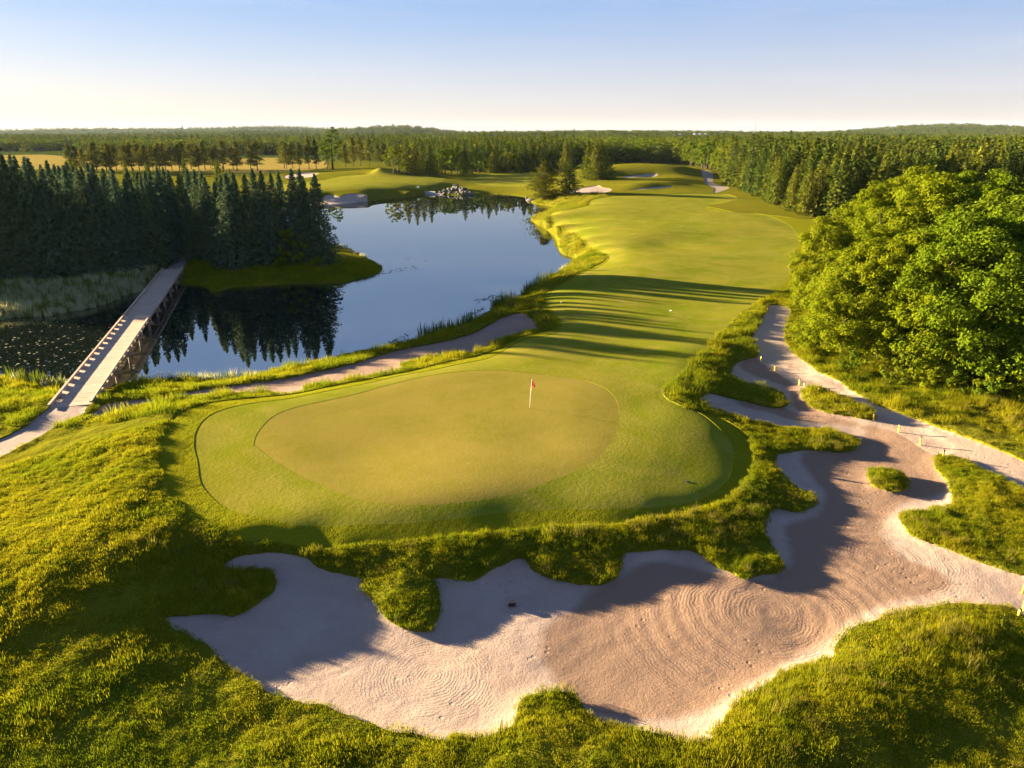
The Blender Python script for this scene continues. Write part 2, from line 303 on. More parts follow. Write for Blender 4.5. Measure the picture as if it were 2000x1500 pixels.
# spot heights (u, v, z)
SPOTS = [(850,850,3.45),(700,880,3.42),(1050,860,3.45),(950,780,3.5),(1000,800,3.47),(600,850,3.42),
    (290,880,3.8),(280,930,3.75),(262,830,3.2),(230,860,3.35),(240,900,3.5),(220,950,3.5),(150,900,2.8),(80,900,2.2),(0,930,1.9),(60,1000,2.5),(150,1000,3.1),(240,1010,3.6),(300,1000,3.45),(320,1040,3.25),(400,1055,2.95),
    (200,1080,3.5),(120,1090,3.35),(50,1110,3.2),(-60,1100,3.0),(-150,1000,2.0),(-200,1200,2.4),(0,1160,2.8),(100,1170,2.75),(200,1170,2.6),(280,1110,2.75),(300,1170,2.2),(380,1100,2.3),(380,1160,1.85),(250,1240,1.95),(100,1260,2.1),(0,1280,2.1),
    (0,1400,1.9),(150,1350,1.9),(300,1330,1.6),(0,1500,1.7),(200,1480,1.6),(400,1430,1.4),(600,1450,1.4),(700,1500,1.6),(500,1520,1.5),(850,1490,1.7),(1000,1490,1.9),(1070,1420,1.9),(1080,1380,1.65),(1150,1450,1.8),(1250,1490,2.0),(300,1600,1.6),(1000,1700,1.7),(1500,1700,1.6),
    (480,1160,1.9),(500,1250,1.35),(600,1240,1.3),(700,1300,1.25),(800,1350,1.25),(900,1300,1.3),(950,1180,1.5),(1000,1280,1.35),(1100,1200,1.45),(1200,1300,1.3),(1300,1200,1.45),(1400,1300,1.35),(1400,1180,1.45),(1300,1380,1.3),(1200,1370,1.3),(1500,1230,1.4),(1600,1180,1.4),
    (600,1150,1.5),(700,1200,1.25),(940,1150,1.4),(1600,1080,1.4),(1700,1120,1.4),(1650,1010,1.4),(1800,1120,1.35),(1900,1150,1.5),(1700,990,1.4),(1600,930,1.45),(1660,920,1.45),(1730,890,1.45),(1800,950,1.55),(1780,880,1.7),(1560,860,1.7),
    (1450,801,1.85),(1510,815,1.85),(1560,815,1.85),(1620,830,1.75),(1470,728,2.0),(1520,745,2.0),(1700,845,1.7),(1660,860,1.7),(1410,790,2.2),
    (1560,866,1.95),(1520,858,2.15),(1480,845,2.25),(1500,870,2.1),(1400,760,2.6),(1360,757,2.95),(1380,730,2.85),(1430,690,2.85),(1450,765,2.1),(1420,752,2.4),
    (1490,940,2.1),(1510,975,1.95),(1430,1040,2.05),(1350,1045,2.1),(1100,1085,2.05),(800,1120,2.0),(780,1160,1.8),(1150,1090,2.0),(900,1090,2.2),(1250,1055,2.35),
    (1500,1430,2.3),(1600,1360,2.7),(1700,1290,2.6),(1780,1250,2.5),(1880,1230,2.4),(1960,1240,2.0),(1900,1330,2.35),(1800,1400,2.3),(1700,1460,2.2),(1950,1420,2.1),(2080,1350,1.9),(2000,1500,1.9),(1600,1500,2.0),(1450,1500,2.1),(1400,1480,1.9),
    (1900,960,2.5),(1950,1020,2.5),(1850,1030,2.2),(2050,1060,2.4),(1950,1070,2.1),
    (1800,780,2.3),(1900,800,2.4),(2000,850,2.3),(1700,720,2.5),(1900,720,2.6),(1620,690,2.5),(1580,640,2.6),(1600,560,2.8),(2100,800,2.5),(1800,600,2.8),
    (1200,650,3.0),(1300,600,3.0),(1150,700,3.2),(1280,690,3.2),(1200,560,2.9),(1350,540,3.0),(1300,480,2.9),(1450,480,3.0),(1220,430,3.1),(1380,440,3.3),(1300,405,3.6),(1200,400,3.5),(1440,560,3.0),
    (1240,800,3.35),(1320,850,3.3),(1330,930,3.0),(1250,950,3.1),(440,900,3.4),(450,850,3.4),(345,890,3.45),(350,840,3.4),
    (1060,560,1.6),(1000,640,1.5),(830,690,1.25),(650,735,1.25),(450,765,1.3),(300,785,1.35),(700,690,.6),(560,727,.6),(900,648,.7),(350,755,.7),(220,772,1.2),
    (60,780,1.2),(0,790,1.3),(-100,800,1.3),(-100,870,1.3),(40,810,1.5),
    (100,575,.5),(200,560,.7),(0,580,.5),(100,545,1.2),(250,545,1.0),(-150,590,.6),(-200,545,1.2),(450,535,.7),(600,530,.7),(700,522,.6),(450,505,1.4),(600,500,1.3),(200,500,1.6),(300,470,1.6),(0,480,1.6),(500,460,1.2),
    (1085,540,.9),(1110,490,1.3),(1090,445,1.5),(1130,475,1.8),(1060,428,1.3),(1110,408,2.0),(1060,390,1.2),(1100,385,2.8),(1140,385,3.3),
    (1060,360,3.0),(1130,355,4.5),(1165,350,4.8),(1120,335,6.0),(1190,333,7.4),(1215,320,9.0),(1250,319,9.3),(1300,321,9.2),(1340,325,8.5),(1370,331,7.0),(1180,356,4.9),(1225,357,5.2),(1330,345,5.6),(1345,362,4.4),(1200,361,4.9),(1240,360,5.4),(1270,357,5.7),(1310,355,5.7),(1335,357,5.0),(1260,352,4.9),(1320,350,5.3),
    (1320,372,4.1),(1360,370,4.1),(1460,395,3.8),(1420,385,3.7),(1540,405,3.7),(1370,350,4.8),
    (740,324,7.6),(700,333,5.0),(780,331,5.6),(820,338,4.0),(600,335,3.6),(640,338,4.0),(540,345,2.6),(480,350,2.2),(720,374,2.6),(800,374,2.0),(850,370,1.6),(880,352,1.2),(890,366,1.0),(980,372,.9),(940,372,.8),
    (560,300,2.9),(300,300,2.9),(0,295,2.9),(800,310,3.5),(1000,310,4.0),(1100,305,5.0)]
WSPOTS = [(60,60,2.4),(75,90,2.9),(90,130,3.2),(110,170,3.6),(90,20,1.8),(-60,20,1.4),(0,0,1.6),(0,-30,1.6),(80,-20,1.5),(-90,0,1.3),(-110,60,1.2),(-130,120,1.4),(-150,180,1.6),
    (200,230,3.8),(300,320,4.2),(120,330,4.2),(160,420,4.4),(0,520,4.4),(-100,560,4.2),(100,520,4.6),(300,520,5.0),(-300,520,3.0),(-400,380,2.4),(-500,650,3.0),(0,800,5),(400,800,6),(-400,900,4),(600,500,5),(500,250,4.5),(400,80,3),
    (0,1200,6),(700,1200,7),(-800,1200,5),(0,1800,7),(1200,1800,8),(-1200,1800,7),(0,3500,8),(2500,3500,8),(-2500,3500,8),(0,7000,10),(5000,7000,10),(-5000,7000,10),(4000,500,8),(-4000,500,8),(1500,300,7),(-1500,300,4),(3000,-500,7),(-3000,-500,6)]

def soften(u, v, z):
    """the relief of the near holes is gentler than first guessed"""
    k = 1-.27*min(1, max(0, (v-400)/60))
    if u > 1440 and 815 < v < 1070: k *= .90
    z = 1.4+(z-1.4)*k if z > 1.4 else z
    sst = lambda q, a, b: (lambda t: t*t*(3-2*t))(min(1, max(0, (q-a)/(b-a))))
    w = sst(u, 1250, 1430)*sst(v, 815, 870)*(1-sst(v, 1190, 1300))
    return z + w*.5*(2.0-z)
for k in OUT: OUT[k] = [(u, v, soften(u, v, z)) for u, v, z in OUT[k]]
SPOTS = [(u, v, soften(u, v, z)) for u, v, z in SPOTS]
POLY = {}
ctrl = []
for k, L in OUT.items():
    L = np.array(L, float)
    x, y = at(L[:, 0], L[:, 1], L[:, 2])
    POLY[k] = spline(np.stack([x, y], 1), 5)
    if k not in ('isl_a', 'isl_b', 'ipath'):
        # thin the control points so that no two outlines fight over the same spot
        for a, b, c in zip(x, y, L[:, 2]): ctrl.append((a, b, c))
for u, v, z in SPOTS:
    x, y = at(u, v, z); ctrl.append((float(x), float(y), z))
ctrl += WSPOTS
ctrl = np.array(ctrl)
keep = []
for i, p in enumerate(ctrl):
    s = 0.012 * math.hypot(p[0], p[1]) + 0.25
    if not keep or np.min(np.hypot(ctrl[keep, 0]-p[0], ctrl[keep, 1]-p[1])) > s * 0.55: keep.append(i)
ctrl = ctrl[keep]
def phi(d2): return np.sqrt(d2 + 1.6)
N = len(ctrl)
Amat = np.zeros((N+1, N+1))
d2 = (ctrl[:, None, 0]-ctrl[None, :, 0])**2 + (ctrl[:, None, 1]-ctrl[None, :, 1])**2
dist0 = np.hypot(ctrl[:, 0], ctrl[:, 1])
Amat[:N, :N] = -phi(d2) + np.diag(0.15 + 0.004*dist0)
Amat[N, :N] = Amat[:N, N] = 1
wts = np.linalg.solve(Amat, np.append(ctrl[:, 2], 0))
def base_height(X, Y):
    X = np.asarray(X, float).ravel(); Y = np.asarray(Y, float).ravel()
    out = np.empty(len(X))
    cx, cy, w = ctrl[:, 0].astype(np.float32), ctrl[:, 1].astype(np.float32), wts[:N].astype(np.float32)
    for i in range(0, len(X), 20000):
        a, b = X[i:i+20000].astype(np.float32), Y[i:i+20000].astype(np.float32)
        dd = (a[:, None]-cx)**2; dd += (b[:, None]-cy)**2; dd += 1.6
        np.sqrt(dd, out=dd)
        out[i:i+20000] = -(dd @ w) + wts[N]
    return out

# ------------------------------------------------------------------ the terrain grid
def grow(a, b, s0, s1):
    out = [a]
    n = 0
    while out[-1] < b and n < 2000:
        f = (out[-1]-a) / (b-a)
        out.append(out[-1] + s0 + (s1-s0)*f); n += 1
    return out
gx = np.arange(-30, 34.01, .25)
right = grow(34, 90, .3, 1.2) + grow(92, 400, 1.5, 14)[1:] + grow(420, 9000, 25, 700)[1:]
left = grow(30, 90, .3, 1.0) + grow(92, 400, 1.4, 14)[1:] + grow(420, 9000, 25, 700)[1:]
gx = np.unique(np.concatenate([gx, right, -np.array(left)]))
gy = np.unique(np.concatenate([-np.array(grow(20, 3000, 4, 500)), np.arange(-19, 14, .8), np.arange(14, 52.01, .25), grow(52.3, 130, .32, .8),
                               grow(131, 460, 1.0, 3.2), grow(464, 1500, 5, 40), grow(1540, 12000, 50, 500)]))
GX, GY = np.meshgrid(gx, gy)
nx, ny = len(gx), len(gy)
X, Y = GX.ravel(), GY.ravel()
Z = base_height(X, Y)
def ellipse(cx, cy, rx, ry, seed):
    a_ = np.linspace(0, 2*np.pi, 40, endpoint=False)
    w_ = 1+.18*np.sin(3*a_+seed)+.1*np.sin(5*a_+2*seed)
    return np.stack([cx+rx*w_*np.cos(a_), cy+ry*w_*np.sin(a_)], 1)
FARFIELD = {'far_field_1': ellipse(130, 1610, 150, 75, 1), 'far_field_2': ellipse(400, 1640, 120, 70, 2), 'far_field_3': ellipse(-120, 1680, 60, 60, 4)}
POLY.update(FARFIELD)
S = {}
for k in list(OUT)+list(FARFIELD):
    reach = 30 if k in ('water', 'field', 'ffw', 'ffe') or k in FARFIELD else 12
    S[k] = sdf(POLY[k], X, Y, reach)
near = np.hypot(X, Y) < 110
rag = np.where(near, vnoise(X, Y, .9, 3)*.28 + vnoise(X, Y, .4, 4)*.14, 0)
for k in ('bunker', 'isl_a', 'isl_b', 'lbunker'): S[k] = S[k] + rag * .8
S['bunker'] = np.maximum(S['bunker'], -np.minimum(S['isl_a'], S['isl_b']))
for k in ('cart', 'lpath'): S[k] = S[k] + rag * .5
far_sand = np.minimum.reduce([S[k] for k in ('beach', 'sand_w', 'sand_e', 'sand_e2', 'sand_e3')])
sand_any = np.minimum.reduce([S['bunker'], S['lbunker'], far_sand])
mown = np.minimum.reduce([S['green'], S['fairway'], S['first'], S['ffw'], S['ffe']])
path_any = np.minimum.reduce([S['cart'], S['lpath'], S['path_e'], S['ipath']])
dW = S['water']
# grass stands proud of the sand, islands swell, banks rise out of the water
rough = np.clip(np.minimum.reduce([sand_any, path_any*1.0, mown]), 0, None)
Zt = Z.copy()
for k in ('isl_a', 'isl_b'):
    Zt += np.where(S[k] < 0, .38*(1-np.exp(S[k]/.9)), 0)
lipd = np.clip(sand_any, 0, None)
Zt += np.where((sand_any > 0) & (np.minimum(mown, path_any) > 0) & near, .14*(1-np.exp(-lipd/.35))*np.exp(-lipd/1.6), 0)
Zt += np.where(sand_any < 0, -.10*(1-np.exp(np.minimum(sand_any, 0)/.5)), 0)
tuss = vnoise(X, Y, 1.6, 11)*.16 + vnoise(X, Y, .75, 12)*.12
Zt += tuss * (np.clip(rough/.5, 0, 1)) * near * (dW > 0)
Zt += np.where(sand_any < 0, vnoise(X, Y, 3.0, 21)*.08 + vnoise(X, Y, .6, 22)*.03, 0) * near
Zt += np.where((S['fairway'] < 0) & (S['green'] > 0), vnoise(X, Y, 9, 31)*.22 * np.clip(-S['fairway']/3, 0, 1) * np.clip(S['green']/3, 0, 1), 0)
Zt += np.where(S['green'] < 0, vnoise(X, Y, 8, 32)*.16 * np.clip(-S['green']/3, 0, 1), 0)
Zt = np.where(dW > 0, np.maximum(Zt, .02 + .30*(1-np.exp(-np.clip(dW, 0, None)/.7))), -.02-1.6*(1-np.exp(np.minimum(dW, 0)/5)))
# hills at the skyline
D = np.hypot(X, Y)
def hill(bx, by, h, rx, ry):
    return h*np.exp(-((X-bx)/rx)**2 - ((Y-by)/ry)**2)
Zt += hill(-2600, 5200, 42, 1500, 500) + hill(-1500, 5400, 30, 600, 500) + hill(-460, 3200, 34, 230, 400) + hill(300, 1680, 11, 520, 230) + hill(200, 4200, 14, 900, 500)
Zt += hill(1450, 2600, 33, 300, 400) + hill(2300, 3000, 24, 700, 500) + hill(-900, 2900, 14, 500, 300) + hill(900, 3600, 14, 900, 500)
Zt += np.where(D > 900, vnoise(X, Y, 420, 41)*8*np.clip((D-900)/900, 0, 1), 0)
ZG = Zt.reshape(ny, nx)

def bil(G, x, y):
    x = np.asarray(x, float); y = np.asarray(y, float)
    i = np.clip(np.searchsorted(gx, x)-1, 0, nx-2); j = np.clip(np.searchsorted(gy, y)-1, 0, ny-2)
    fx = (x-gx[i])/(gx[i+1]-gx[i]); fy = (y-gy[j])/(gy[j+1]-gy[j])
    return G[j, i]*(1-fx)*(1-fy)+G[j, i+1]*fx*(1-fy)+G[j+1, i]*(1-fx)*fy+G[j+1, i+1]*fx*fy
def ground(x, y): return bil(ZG, x, y)
SG = {k: S[k].reshape(ny, nx) for k in S}
SANDG, MOWNG, PATHG = sand_any.reshape(ny, nx), mown.reshape(ny, nx), path_any.reshape(ny, nx)
def hit(u, v):
    """where the sight line through a pixel meets the ground"""
    x, y, d = rays(float(u), float(v))
    t = np.geomspace(12, 6000, 3000)
    g = ground(x*t, y*t) - (CAM_Z + d*t)
    i = int(np.argmax(g > 0)) if (g > 0).any() else len(t)-1
    i = max(i, 1)
    f = g[i-1]/(g[i-1]-g[i]) if g[i] != g[i-1] else 0
    tt = t[i-1] + (t[i]-t[i-1])*f
    return float(x*tt), float(y*tt), float(CAM_Z + d*tt)

# ------------------------------------------------------------------ materials
def nodes(name):
    m = bpy.data.materials.new(name)
    m.use_nodes = True
    nt = m.node_tree
    nt.nodes.clear()
    out = nt.nodes.new('ShaderNodeOutputMaterial')
    return m, nt, out
def N_(nt, typ, **kw):
    n = nt.nodes.new(typ)
    for k, v in kw.items():
        if k.startswith('i_'): n.inputs[k[2:]].default_value = v
        else: setattr(n, k, v)
    return n
def noise(nt, vec, scale, detail=3, rough=.55, dist=0):
    n = N_(nt, 'ShaderNodeTexNoise', i_Scale=scale, i_Detail=detail, i_Roughness=rough, i_Distortion=dist)
    if vec is not None: nt.links.new(vec, n.inputs['Vector'])
    return n.outputs[0]
def ramp(nt, fac, a, b):
    n = N_(nt, 'ShaderNodeMapRange', clamp=True)
    n.inputs['From Min'].default_value = a; n.inputs['From Max'].default_value = b
    nt.links.new(fac, n.inputs['Value'])
    return n.outputs[0]
def mix(nt, fac, a, b):
    n = N_(nt, 'ShaderNodeMix', data_type='RGBA')
    if isinstance(fac, float): n.inputs[0].default_value = fac
    else: nt.links.new(fac, n.inputs[0])
    for s, c in ((6, a), (7, b)):
        if isinstance(c, tuple): n.inputs[s].default_value = (*c, 1)
        else: nt.links.new(c, n.inputs[s])
    return n.outputs[2]
def math_(nt, op, a, b=None):
    n = N_(nt, 'ShaderNodeMath', operation=op)
    for i, c in enumerate((a, b)):
        if c is None: continue
        if isinstance(c, (int, float)): n.inputs[i].default_value = c
        else: nt.links.new(c, n.inputs[i])
    return n.outputs[0]
def bump(nt, h, strength, dist, prev=None):
    n = N_(nt, 'ShaderNodeBump', i_Strength=strength, i_Distance=dist)
    nt.links.new(h, n.inputs['Height'])
    if prev is not None: nt.links.new(prev, n.inputs['Normal'])
    return n.outputs[0]
def objpos(nt): return N_(nt, 'ShaderNodeNewGeometry').outputs['Position']

def turf(name, c1, c2, c3, patch=.12, streak=None, bs=.5, bd=.05, fine=9.0, midk=7):
    m, nt, out = nodes(name)
    p = objpos(nt)
    big = ramp(nt, noise(nt, p, patch, 4, .6, .4), .35, .68)
    mid = ramp(nt, noise(nt, p, patch*midk, 5, .7, .8), .38, .66)
    sm = ramp(nt, noise(nt, p, fine, 3, .7), .3, .75)
    col = mix(nt, big, c1, c2)
    col = mix(nt, math_(nt, 'MULTIPLY', mid, .55), col, c3)
    dk = mix(nt, .5, col, (c1[0]*.35, c1[1]*.45, c1[2]*.3))
    col = mix(nt, math_(nt, 'MULTIPLY', sm, .55), col, dk)
    if name.startswith('rough'):
        ln = N_(nt, 'ShaderNodeVectorMath', operation='LENGTH'); nt.links.new(p, ln.inputs[0])
        col = mix(nt, ramp(nt, ln.outputs['Value'], 420, 700), col, (.035, .055, .012))
    b = N_(nt, 'ShaderNodeBsdfPrincipled', i_Roughness=.95)
    b.inputs['Specular IOR Level'].default_value = 0
    nt.links.new(col, b.inputs['Base Color'])
    nn = bump(nt, noise(nt, p, fine*1.6, 2, .7), bs, bd)
    nn = bump(nt, noise(nt, p, fine*.35, 2, .6), bs*.6, bd*2.5, nn)
    nt.links.new(nn, b.inputs['Normal'])
    nt.links.new(b.outputs[0], out.inputs[0])
    return m

M = {}
M['green'] = turf('putting turf', (.200, .170, .034), (.160, .150, .020), (.225, .182, .046), .22, bs=.3, bd=.015, fine=14)
M['fairway'] = turf('fairway turf', (.112, .146, .008), (.178, .176, .016), (.240, .208, .046), .10, bs=.4, bd=.03, fine=11, midk=2.6)
M['first'] = turf('semi rough turf', (.150, .155, .006), (.115, .140, .006), (.180, .165, .010), .25, bs=.9, bd=.08, fine=7)
M['rough'] = turf('rough grass soil', (.100, .110, .008), (.135, .120, .010), (.075, .090, .008), .16, bs=.9, bd=.10, fine=6)
M['field'] = turf('dry hay field', (.27, .21, .06), (.23, .18, .05), (.20, .17, .04), .02, bs=.3, bd=.1, fine=3)

def sand_mat(name, pale, dark, rings):
    m, nt, out = nodes(name)
    p = objpos(nt)
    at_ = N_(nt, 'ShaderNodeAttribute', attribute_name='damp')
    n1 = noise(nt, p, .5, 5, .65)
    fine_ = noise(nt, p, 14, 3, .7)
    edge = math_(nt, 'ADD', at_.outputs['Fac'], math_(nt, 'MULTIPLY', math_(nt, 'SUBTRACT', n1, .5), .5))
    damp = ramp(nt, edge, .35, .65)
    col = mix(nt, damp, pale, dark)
    col = mix(nt, math_(nt, 'MULTIPLY', ramp(nt, n1, .35, .7), .35), col, (dark[0]*.9, dark[1]*.88, dark[2]*.85))
    col = mix(nt, math_(nt, 'MULTIPLY', ramp(nt, fine_, .35, .75), .30), col, (dark[0]*.75, dark[1]*.72, dark[2]*.7))
    b = N_(nt, 'ShaderNodeBsdfPrincipled', i_Roughness=.95)
    b.inputs['Specular IOR Level'].default_value = .15
    nt.links.new(col, b.inputs['Base Color'])
    h = None
    nn = bump(nt, noise(nt, p, 11, 4, .8), .75, .05)
    nn = bump(nt, noise(nt, p, 2.2, 3, .6), .35, .12, nn)
    vo = N_(nt, 'ShaderNodeTexVoronoi', i_Scale=1.9, i_Randomness=1.0)
    nt.links.new(p, vo.inputs['Vector'])
    foot = math_(nt, 'MULTIPLY', ramp(nt, vo.outputs['Distance'], .20, .10), ramp(nt, noise(nt, p, .33, 2, .5), .52, .60))
    nn = bump(nt, math_(nt, 'MULTIPLY', foot, -1.0), .6, .06, nn)
    # rake rings around a few centres
    for (cx, cy, scale, reach, amt) in rings:
        mp = N_(nt, 'ShaderNodeVectorMath', operation='SUBTRACT')
        nt.links.new(p, mp.inputs[0]); mp.inputs[1].default_value = (cx, cy, 0)
        flat = N_(nt, 'ShaderNodeVectorMath', operation='MULTIPLY')
        nt.links.new(mp.outputs[0], flat.inputs[0]); flat.inputs[1].default_value = (1, 1.0, 0)
        w = N_(nt, 'ShaderNodeTexWave', wave_type='RINGS', rings_direction='SPHERICAL', i_Scale=scale, i_Distortion=5.0, i_Detail=2.5)
        w.inputs['Detail Scale'].default_value = .16
        nt.links.new(flat.outputs[0], w.inputs['Vector'])
        ln = N_(nt, 'ShaderNodeVectorMath', operation='LENGTH')
        nt.links.new(flat.outputs[0], ln.inputs[0])
        f = N_(nt, 'ShaderNodeMapRange', clamp=True)
        f.inputs['From Min'].default_value = reach; f.inputs['From Max'].default_value = reach*.6
        nt.links.new(ln.outputs['Value'], f.inputs['Value'])
        hh = math_(nt, 'MULTIPLY', w.outputs['Fac'], f.outputs[0])
        nn = bump(nt, hh, amt, .10, nn)
        w2 = N_(nt, 'ShaderNodeTexWave', wave_type='RINGS', rings_direction='SPHERICAL', i_Scale=scale*4.3, i_Distortion=13.0, i_Detail=3.0)
        w2.inputs['Detail Scale'].default_value = .5
        nt.links.new(flat.outputs[0], w2.inputs['Vector'])
        patchy = math_(nt, 'MULTIPLY', f.outputs[0], ramp(nt, noise(nt, p, .55, 3, .6), .40, .62))
        nn = bump(nt, math_(nt, 'MULTIPLY', w2.outputs['Fac'], patchy), .30, .03, nn)
    nt.links.new(nn, b.inputs['Normal'])
    nt.links.new(b.outputs[0], out.inputs[0])
    return m
RINGS = []
for u, v, sc, reach, amt in ((1500, 1215, .40, 8.5, .20), (1720, 1110, .5, 5.0, .10), (612, 1243, .6, 3.5, .16), (1000, 1178, .6, 2.8, .14), (840, 1325, .5, 3.5, .05)):
    x, y = at(u, v, 1.0); RINGS.append((float(x), float(y), sc, reach, amt))
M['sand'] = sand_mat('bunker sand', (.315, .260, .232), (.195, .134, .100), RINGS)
M['sand2'] = sand_mat('lakeside sand', (.23, .160, .130), (.20, .135, .108), [])
M['path'] = sand_mat('crushed stone path', (.33, .265, .225), (.28, .22, .18), [])
M['pathgrey'] = sand_mat('grey asphalt path', (.24, .20, .185), (.20, .165, .15), [])

def foliage(name, a, b, c, trans=.3, tint=False):
    """leaf material: colours a..b vary from plant to plant, c tints single leaves"""
    m, nt, out = nodes(name)
    oi = N_(nt, 'ShaderNodeObjectInfo')
    ge = N_(nt, 'ShaderNodeNewGeometry')
    if tint:
        ta = N_(nt, 'ShaderNodeAttribute', attribute_name='tint', attribute_type='INSTANCER')
        col = mix(nt, ta.outputs['Fac'], a, b)
    else:
        col = mix(nt, oi.outputs['Random'], a, b)
    col = mix(nt, math_(nt, 'MULTIPLY', ge.outputs['Random Per Island'], .6), col, c)
    d = N_(nt, 'ShaderNodeBsdfDiffuse', i_Roughness=.6)
    t = N_(nt, 'ShaderNodeBsdfTranslucent')
    nt.links.new(col, d.inputs[0]); nt.links.new(col, t.inputs[0])
    mx = N_(nt, 'ShaderNodeMixShader'); mx.inputs[0].default_value = trans
    nt.links.new(d.outputs[0], mx.inputs[1]); nt.links.new(t.outputs[0], mx.inputs[2])
    nt.links.new(mx.outputs[0], out.inputs[0])
    return m
def plain(name, col, rough=.8, metal=0, var=.25, scale=6):
    m, nt, out = nodes(name)
    tc = N_(nt, 'ShaderNodeTexCoord')
    n = ramp(nt, noise(nt, tc.outputs['Object'], scale, 4, .6), .3, .7)
    c = mix(nt, n, tuple(x*(1-var) for x in col), tuple(min(1, x*(1+var)) for x in col))
    b = N_(nt, 'ShaderNodeBsdfPrincipled', i_Roughness=rough, i_Metallic=metal)
    nt.links.new(c, b.inputs['Base Color'])
    nt.links.new(bump(nt, n, .2, .02), b.inputs['Normal'])
    nt.links.new(b.outputs[0], out.inputs[0])
    return m
M['spruce'] = foliage('spruce needles', (.074, .126, .078), (.100, .140, .056), (.054, .094, .062), .2)
M['conifer'] = foliage('forest conifer needles', (.060, .105, .016), (.145, .155, .014), (.045, .075, .014), .25)
M['pine'] = foliage('pine needles', (.095, .115, .014), (.140, .130, .016), (.060, .080, .014), .25)
M['maple'] = foliage('maple leaves', (.145, .185, .006), (.175, .200, .008), (.090, .140, .006), .22)
M['maple_deep'] = foliage('deep green maple leaves', (.090, .145, .006), (.120, .165, .008), (.060, .110, .006), .22)
M['broad'] = foliage('broadleaf leaves', (.080, .150, .010), (.180, .190, .010), (.075, .120, .010), .3)
M['bark'] = plain('tree bark', (.055, .042, .033), .95, 0, .35, 9)
M['grass'] = foliage('tall grass blades', (.128, .178, .006), (.280, .258, .010), (.125, .152, .006), .38, True)
M['reed'] = foliage('reed stems', (.10, .15, .015), (.15, .17, .02), (.08, .13, .015), .3)
M['palereed'] = foliage('pale dead reed stems', (.50, .47, .32), (.38, .40, .22), (.28, .33, .14), .3)
M['drygrass'] = foliage('seeding dry grass', (.24, .20, .05), (.20, .18, .035), (.15, .155, .02), .3)

def wood_mat():
    m, nt, out = nodes('weathered timber')
    tc = N_(nt, 'ShaderNodeTexCoord'); oi = N_(nt, 'ShaderNodeObjectInfo')
    mp = N_(nt, 'ShaderNodeMapping'); mp.inputs['Scale'].default_value = (1.2, 14, 14)
    nt.links.new(tc.outputs['Object'], mp.inputs['Vector'])
    g = ramp(nt, noise(nt, mp.outputs[0], 2, 4, .65), .3, .7)
    c = mix(nt, oi.outputs['Random'], (.30, .225, .17), (.42, .32, .24))
    c = mix(nt, math_(nt, 'MULTIPLY', g, .5), c, (.20, .15, .12))
    b = N_(nt, 'ShaderNodeBsdfPrincipled', i_Roughness=.9)
    nt.links.new(c, b.inputs['Base Color'])
    nt.links.new(bump(nt, g, .4, .01), b.inputs['Normal'])
    nt.links.new(b.outputs[0], out.inputs[0])
    return m
M['wood'] = wood_mat()
M['darkwood'] = plain('dark bridge timber', (.16, .125, .10), .9, 0, .3)

def water_mat():
    m, nt, out = nodes('pond water')
    p = objpos(nt)
    b = N_(nt, 'ShaderNodeBsdfPrincipled', i_Roughness=.012, i_IOR=4.6)
    b.inputs['Base Color'].default_value = (.006, .010, .008, 1)
    mp = N_(nt, 'ShaderNodeMapping'); mp.inputs['Scale'].default_value = (1, .5, 1)
    nt.links.new(p, mp.inputs['Vector'])
    nn = bump(nt, noise(nt, mp.outputs[0], .9, 3, .5), .020, .05)
    nt.links.new(nn, b.inputs['Normal'])
    nt.links.new(b.outputs[0], out.inputs[0])
    return m
M['water'] = water_mat()
M['yellow'] = plain('yellow stake paint', (.72, .55, .05), .5, 0, .08)
M['black'] = plain('black plastic', (.012, .013, .016), .5, 0, .2)
M['white'] = plain('white paint', (.78, .76, .72), .5, 0, .06)
M['red'] = plain('red flag cloth', (.70, .012, .022), .7, 0, .1)
M['rock'] = plain('grey boulder', (.07, .07, .075), .9, 0, .4, 3)
M['steel'] = plain('galvanised mast steel', (.10, .10, .11), .6, .2, .1)

# ------------------------------------------------------------------ cut the sheet into its surfaces
def clip(V, A, T, s):
    """split triangles T by the scalar s (per vertex): inside (s<0) and outside lists over the extended vertex arrays"""
    st = s[T]
    neg = (st < 0).sum(1)
    ins, outs = [T[neg == 3]], [T[neg == 0]]
    mixed = T[(neg == 1) | (neg == 2)]
    if len(mixed):
        sm = s[mixed]
        one = (sm < 0).sum(1) == 1
        flag = np.where(one[:, None], sm < 0, sm >= 0)          # the lone vertex
        i = flag.argmax(1)
        r = np.arange(len(mixed))
        a, b, c = mixed[r, i], mixed[r, (i+1) % 3], mixed[r, (i+2) % 3]
        def cut(p, q):
            key = np.stack([np.minimum(p, q), np.maximum(p, q)], 1)
            return key
        keys = np.concatenate([cut(a, b), cut(a, c)])
        uk, inv = np.unique(keys, axis=0, return_inverse=True)
        inv = inv.ravel()
        s0, s1 = s[uk[:, 0]], s[uk[:, 1]]
        t = (s0/(s0-s1))[:, None]
        nV = V[uk[:, 0]]*(1-t) + V[uk[:, 1]]*t
        nA = A[uk[:, 0]]*(1-t) + A[uk[:, 1]]*t
        base = len(V)
        ab, ac = base+inv[:len(a)], base+inv[len(a):]
        V = np.vstack([V, nV]); A = np.vstack([A, nA])
        lone = np.stack([a, ab, ac], 1)
        q1 = np.stack([ab, b, c], 1); q2 = np.stack([ab, c, ac], 1)
        ins += [lone[one], q1[~one], q2[~one]]
        outs += [lone[~one], q1[one], q2[one]]
    return V, A, np.vstack(ins), np.vstack(outs)

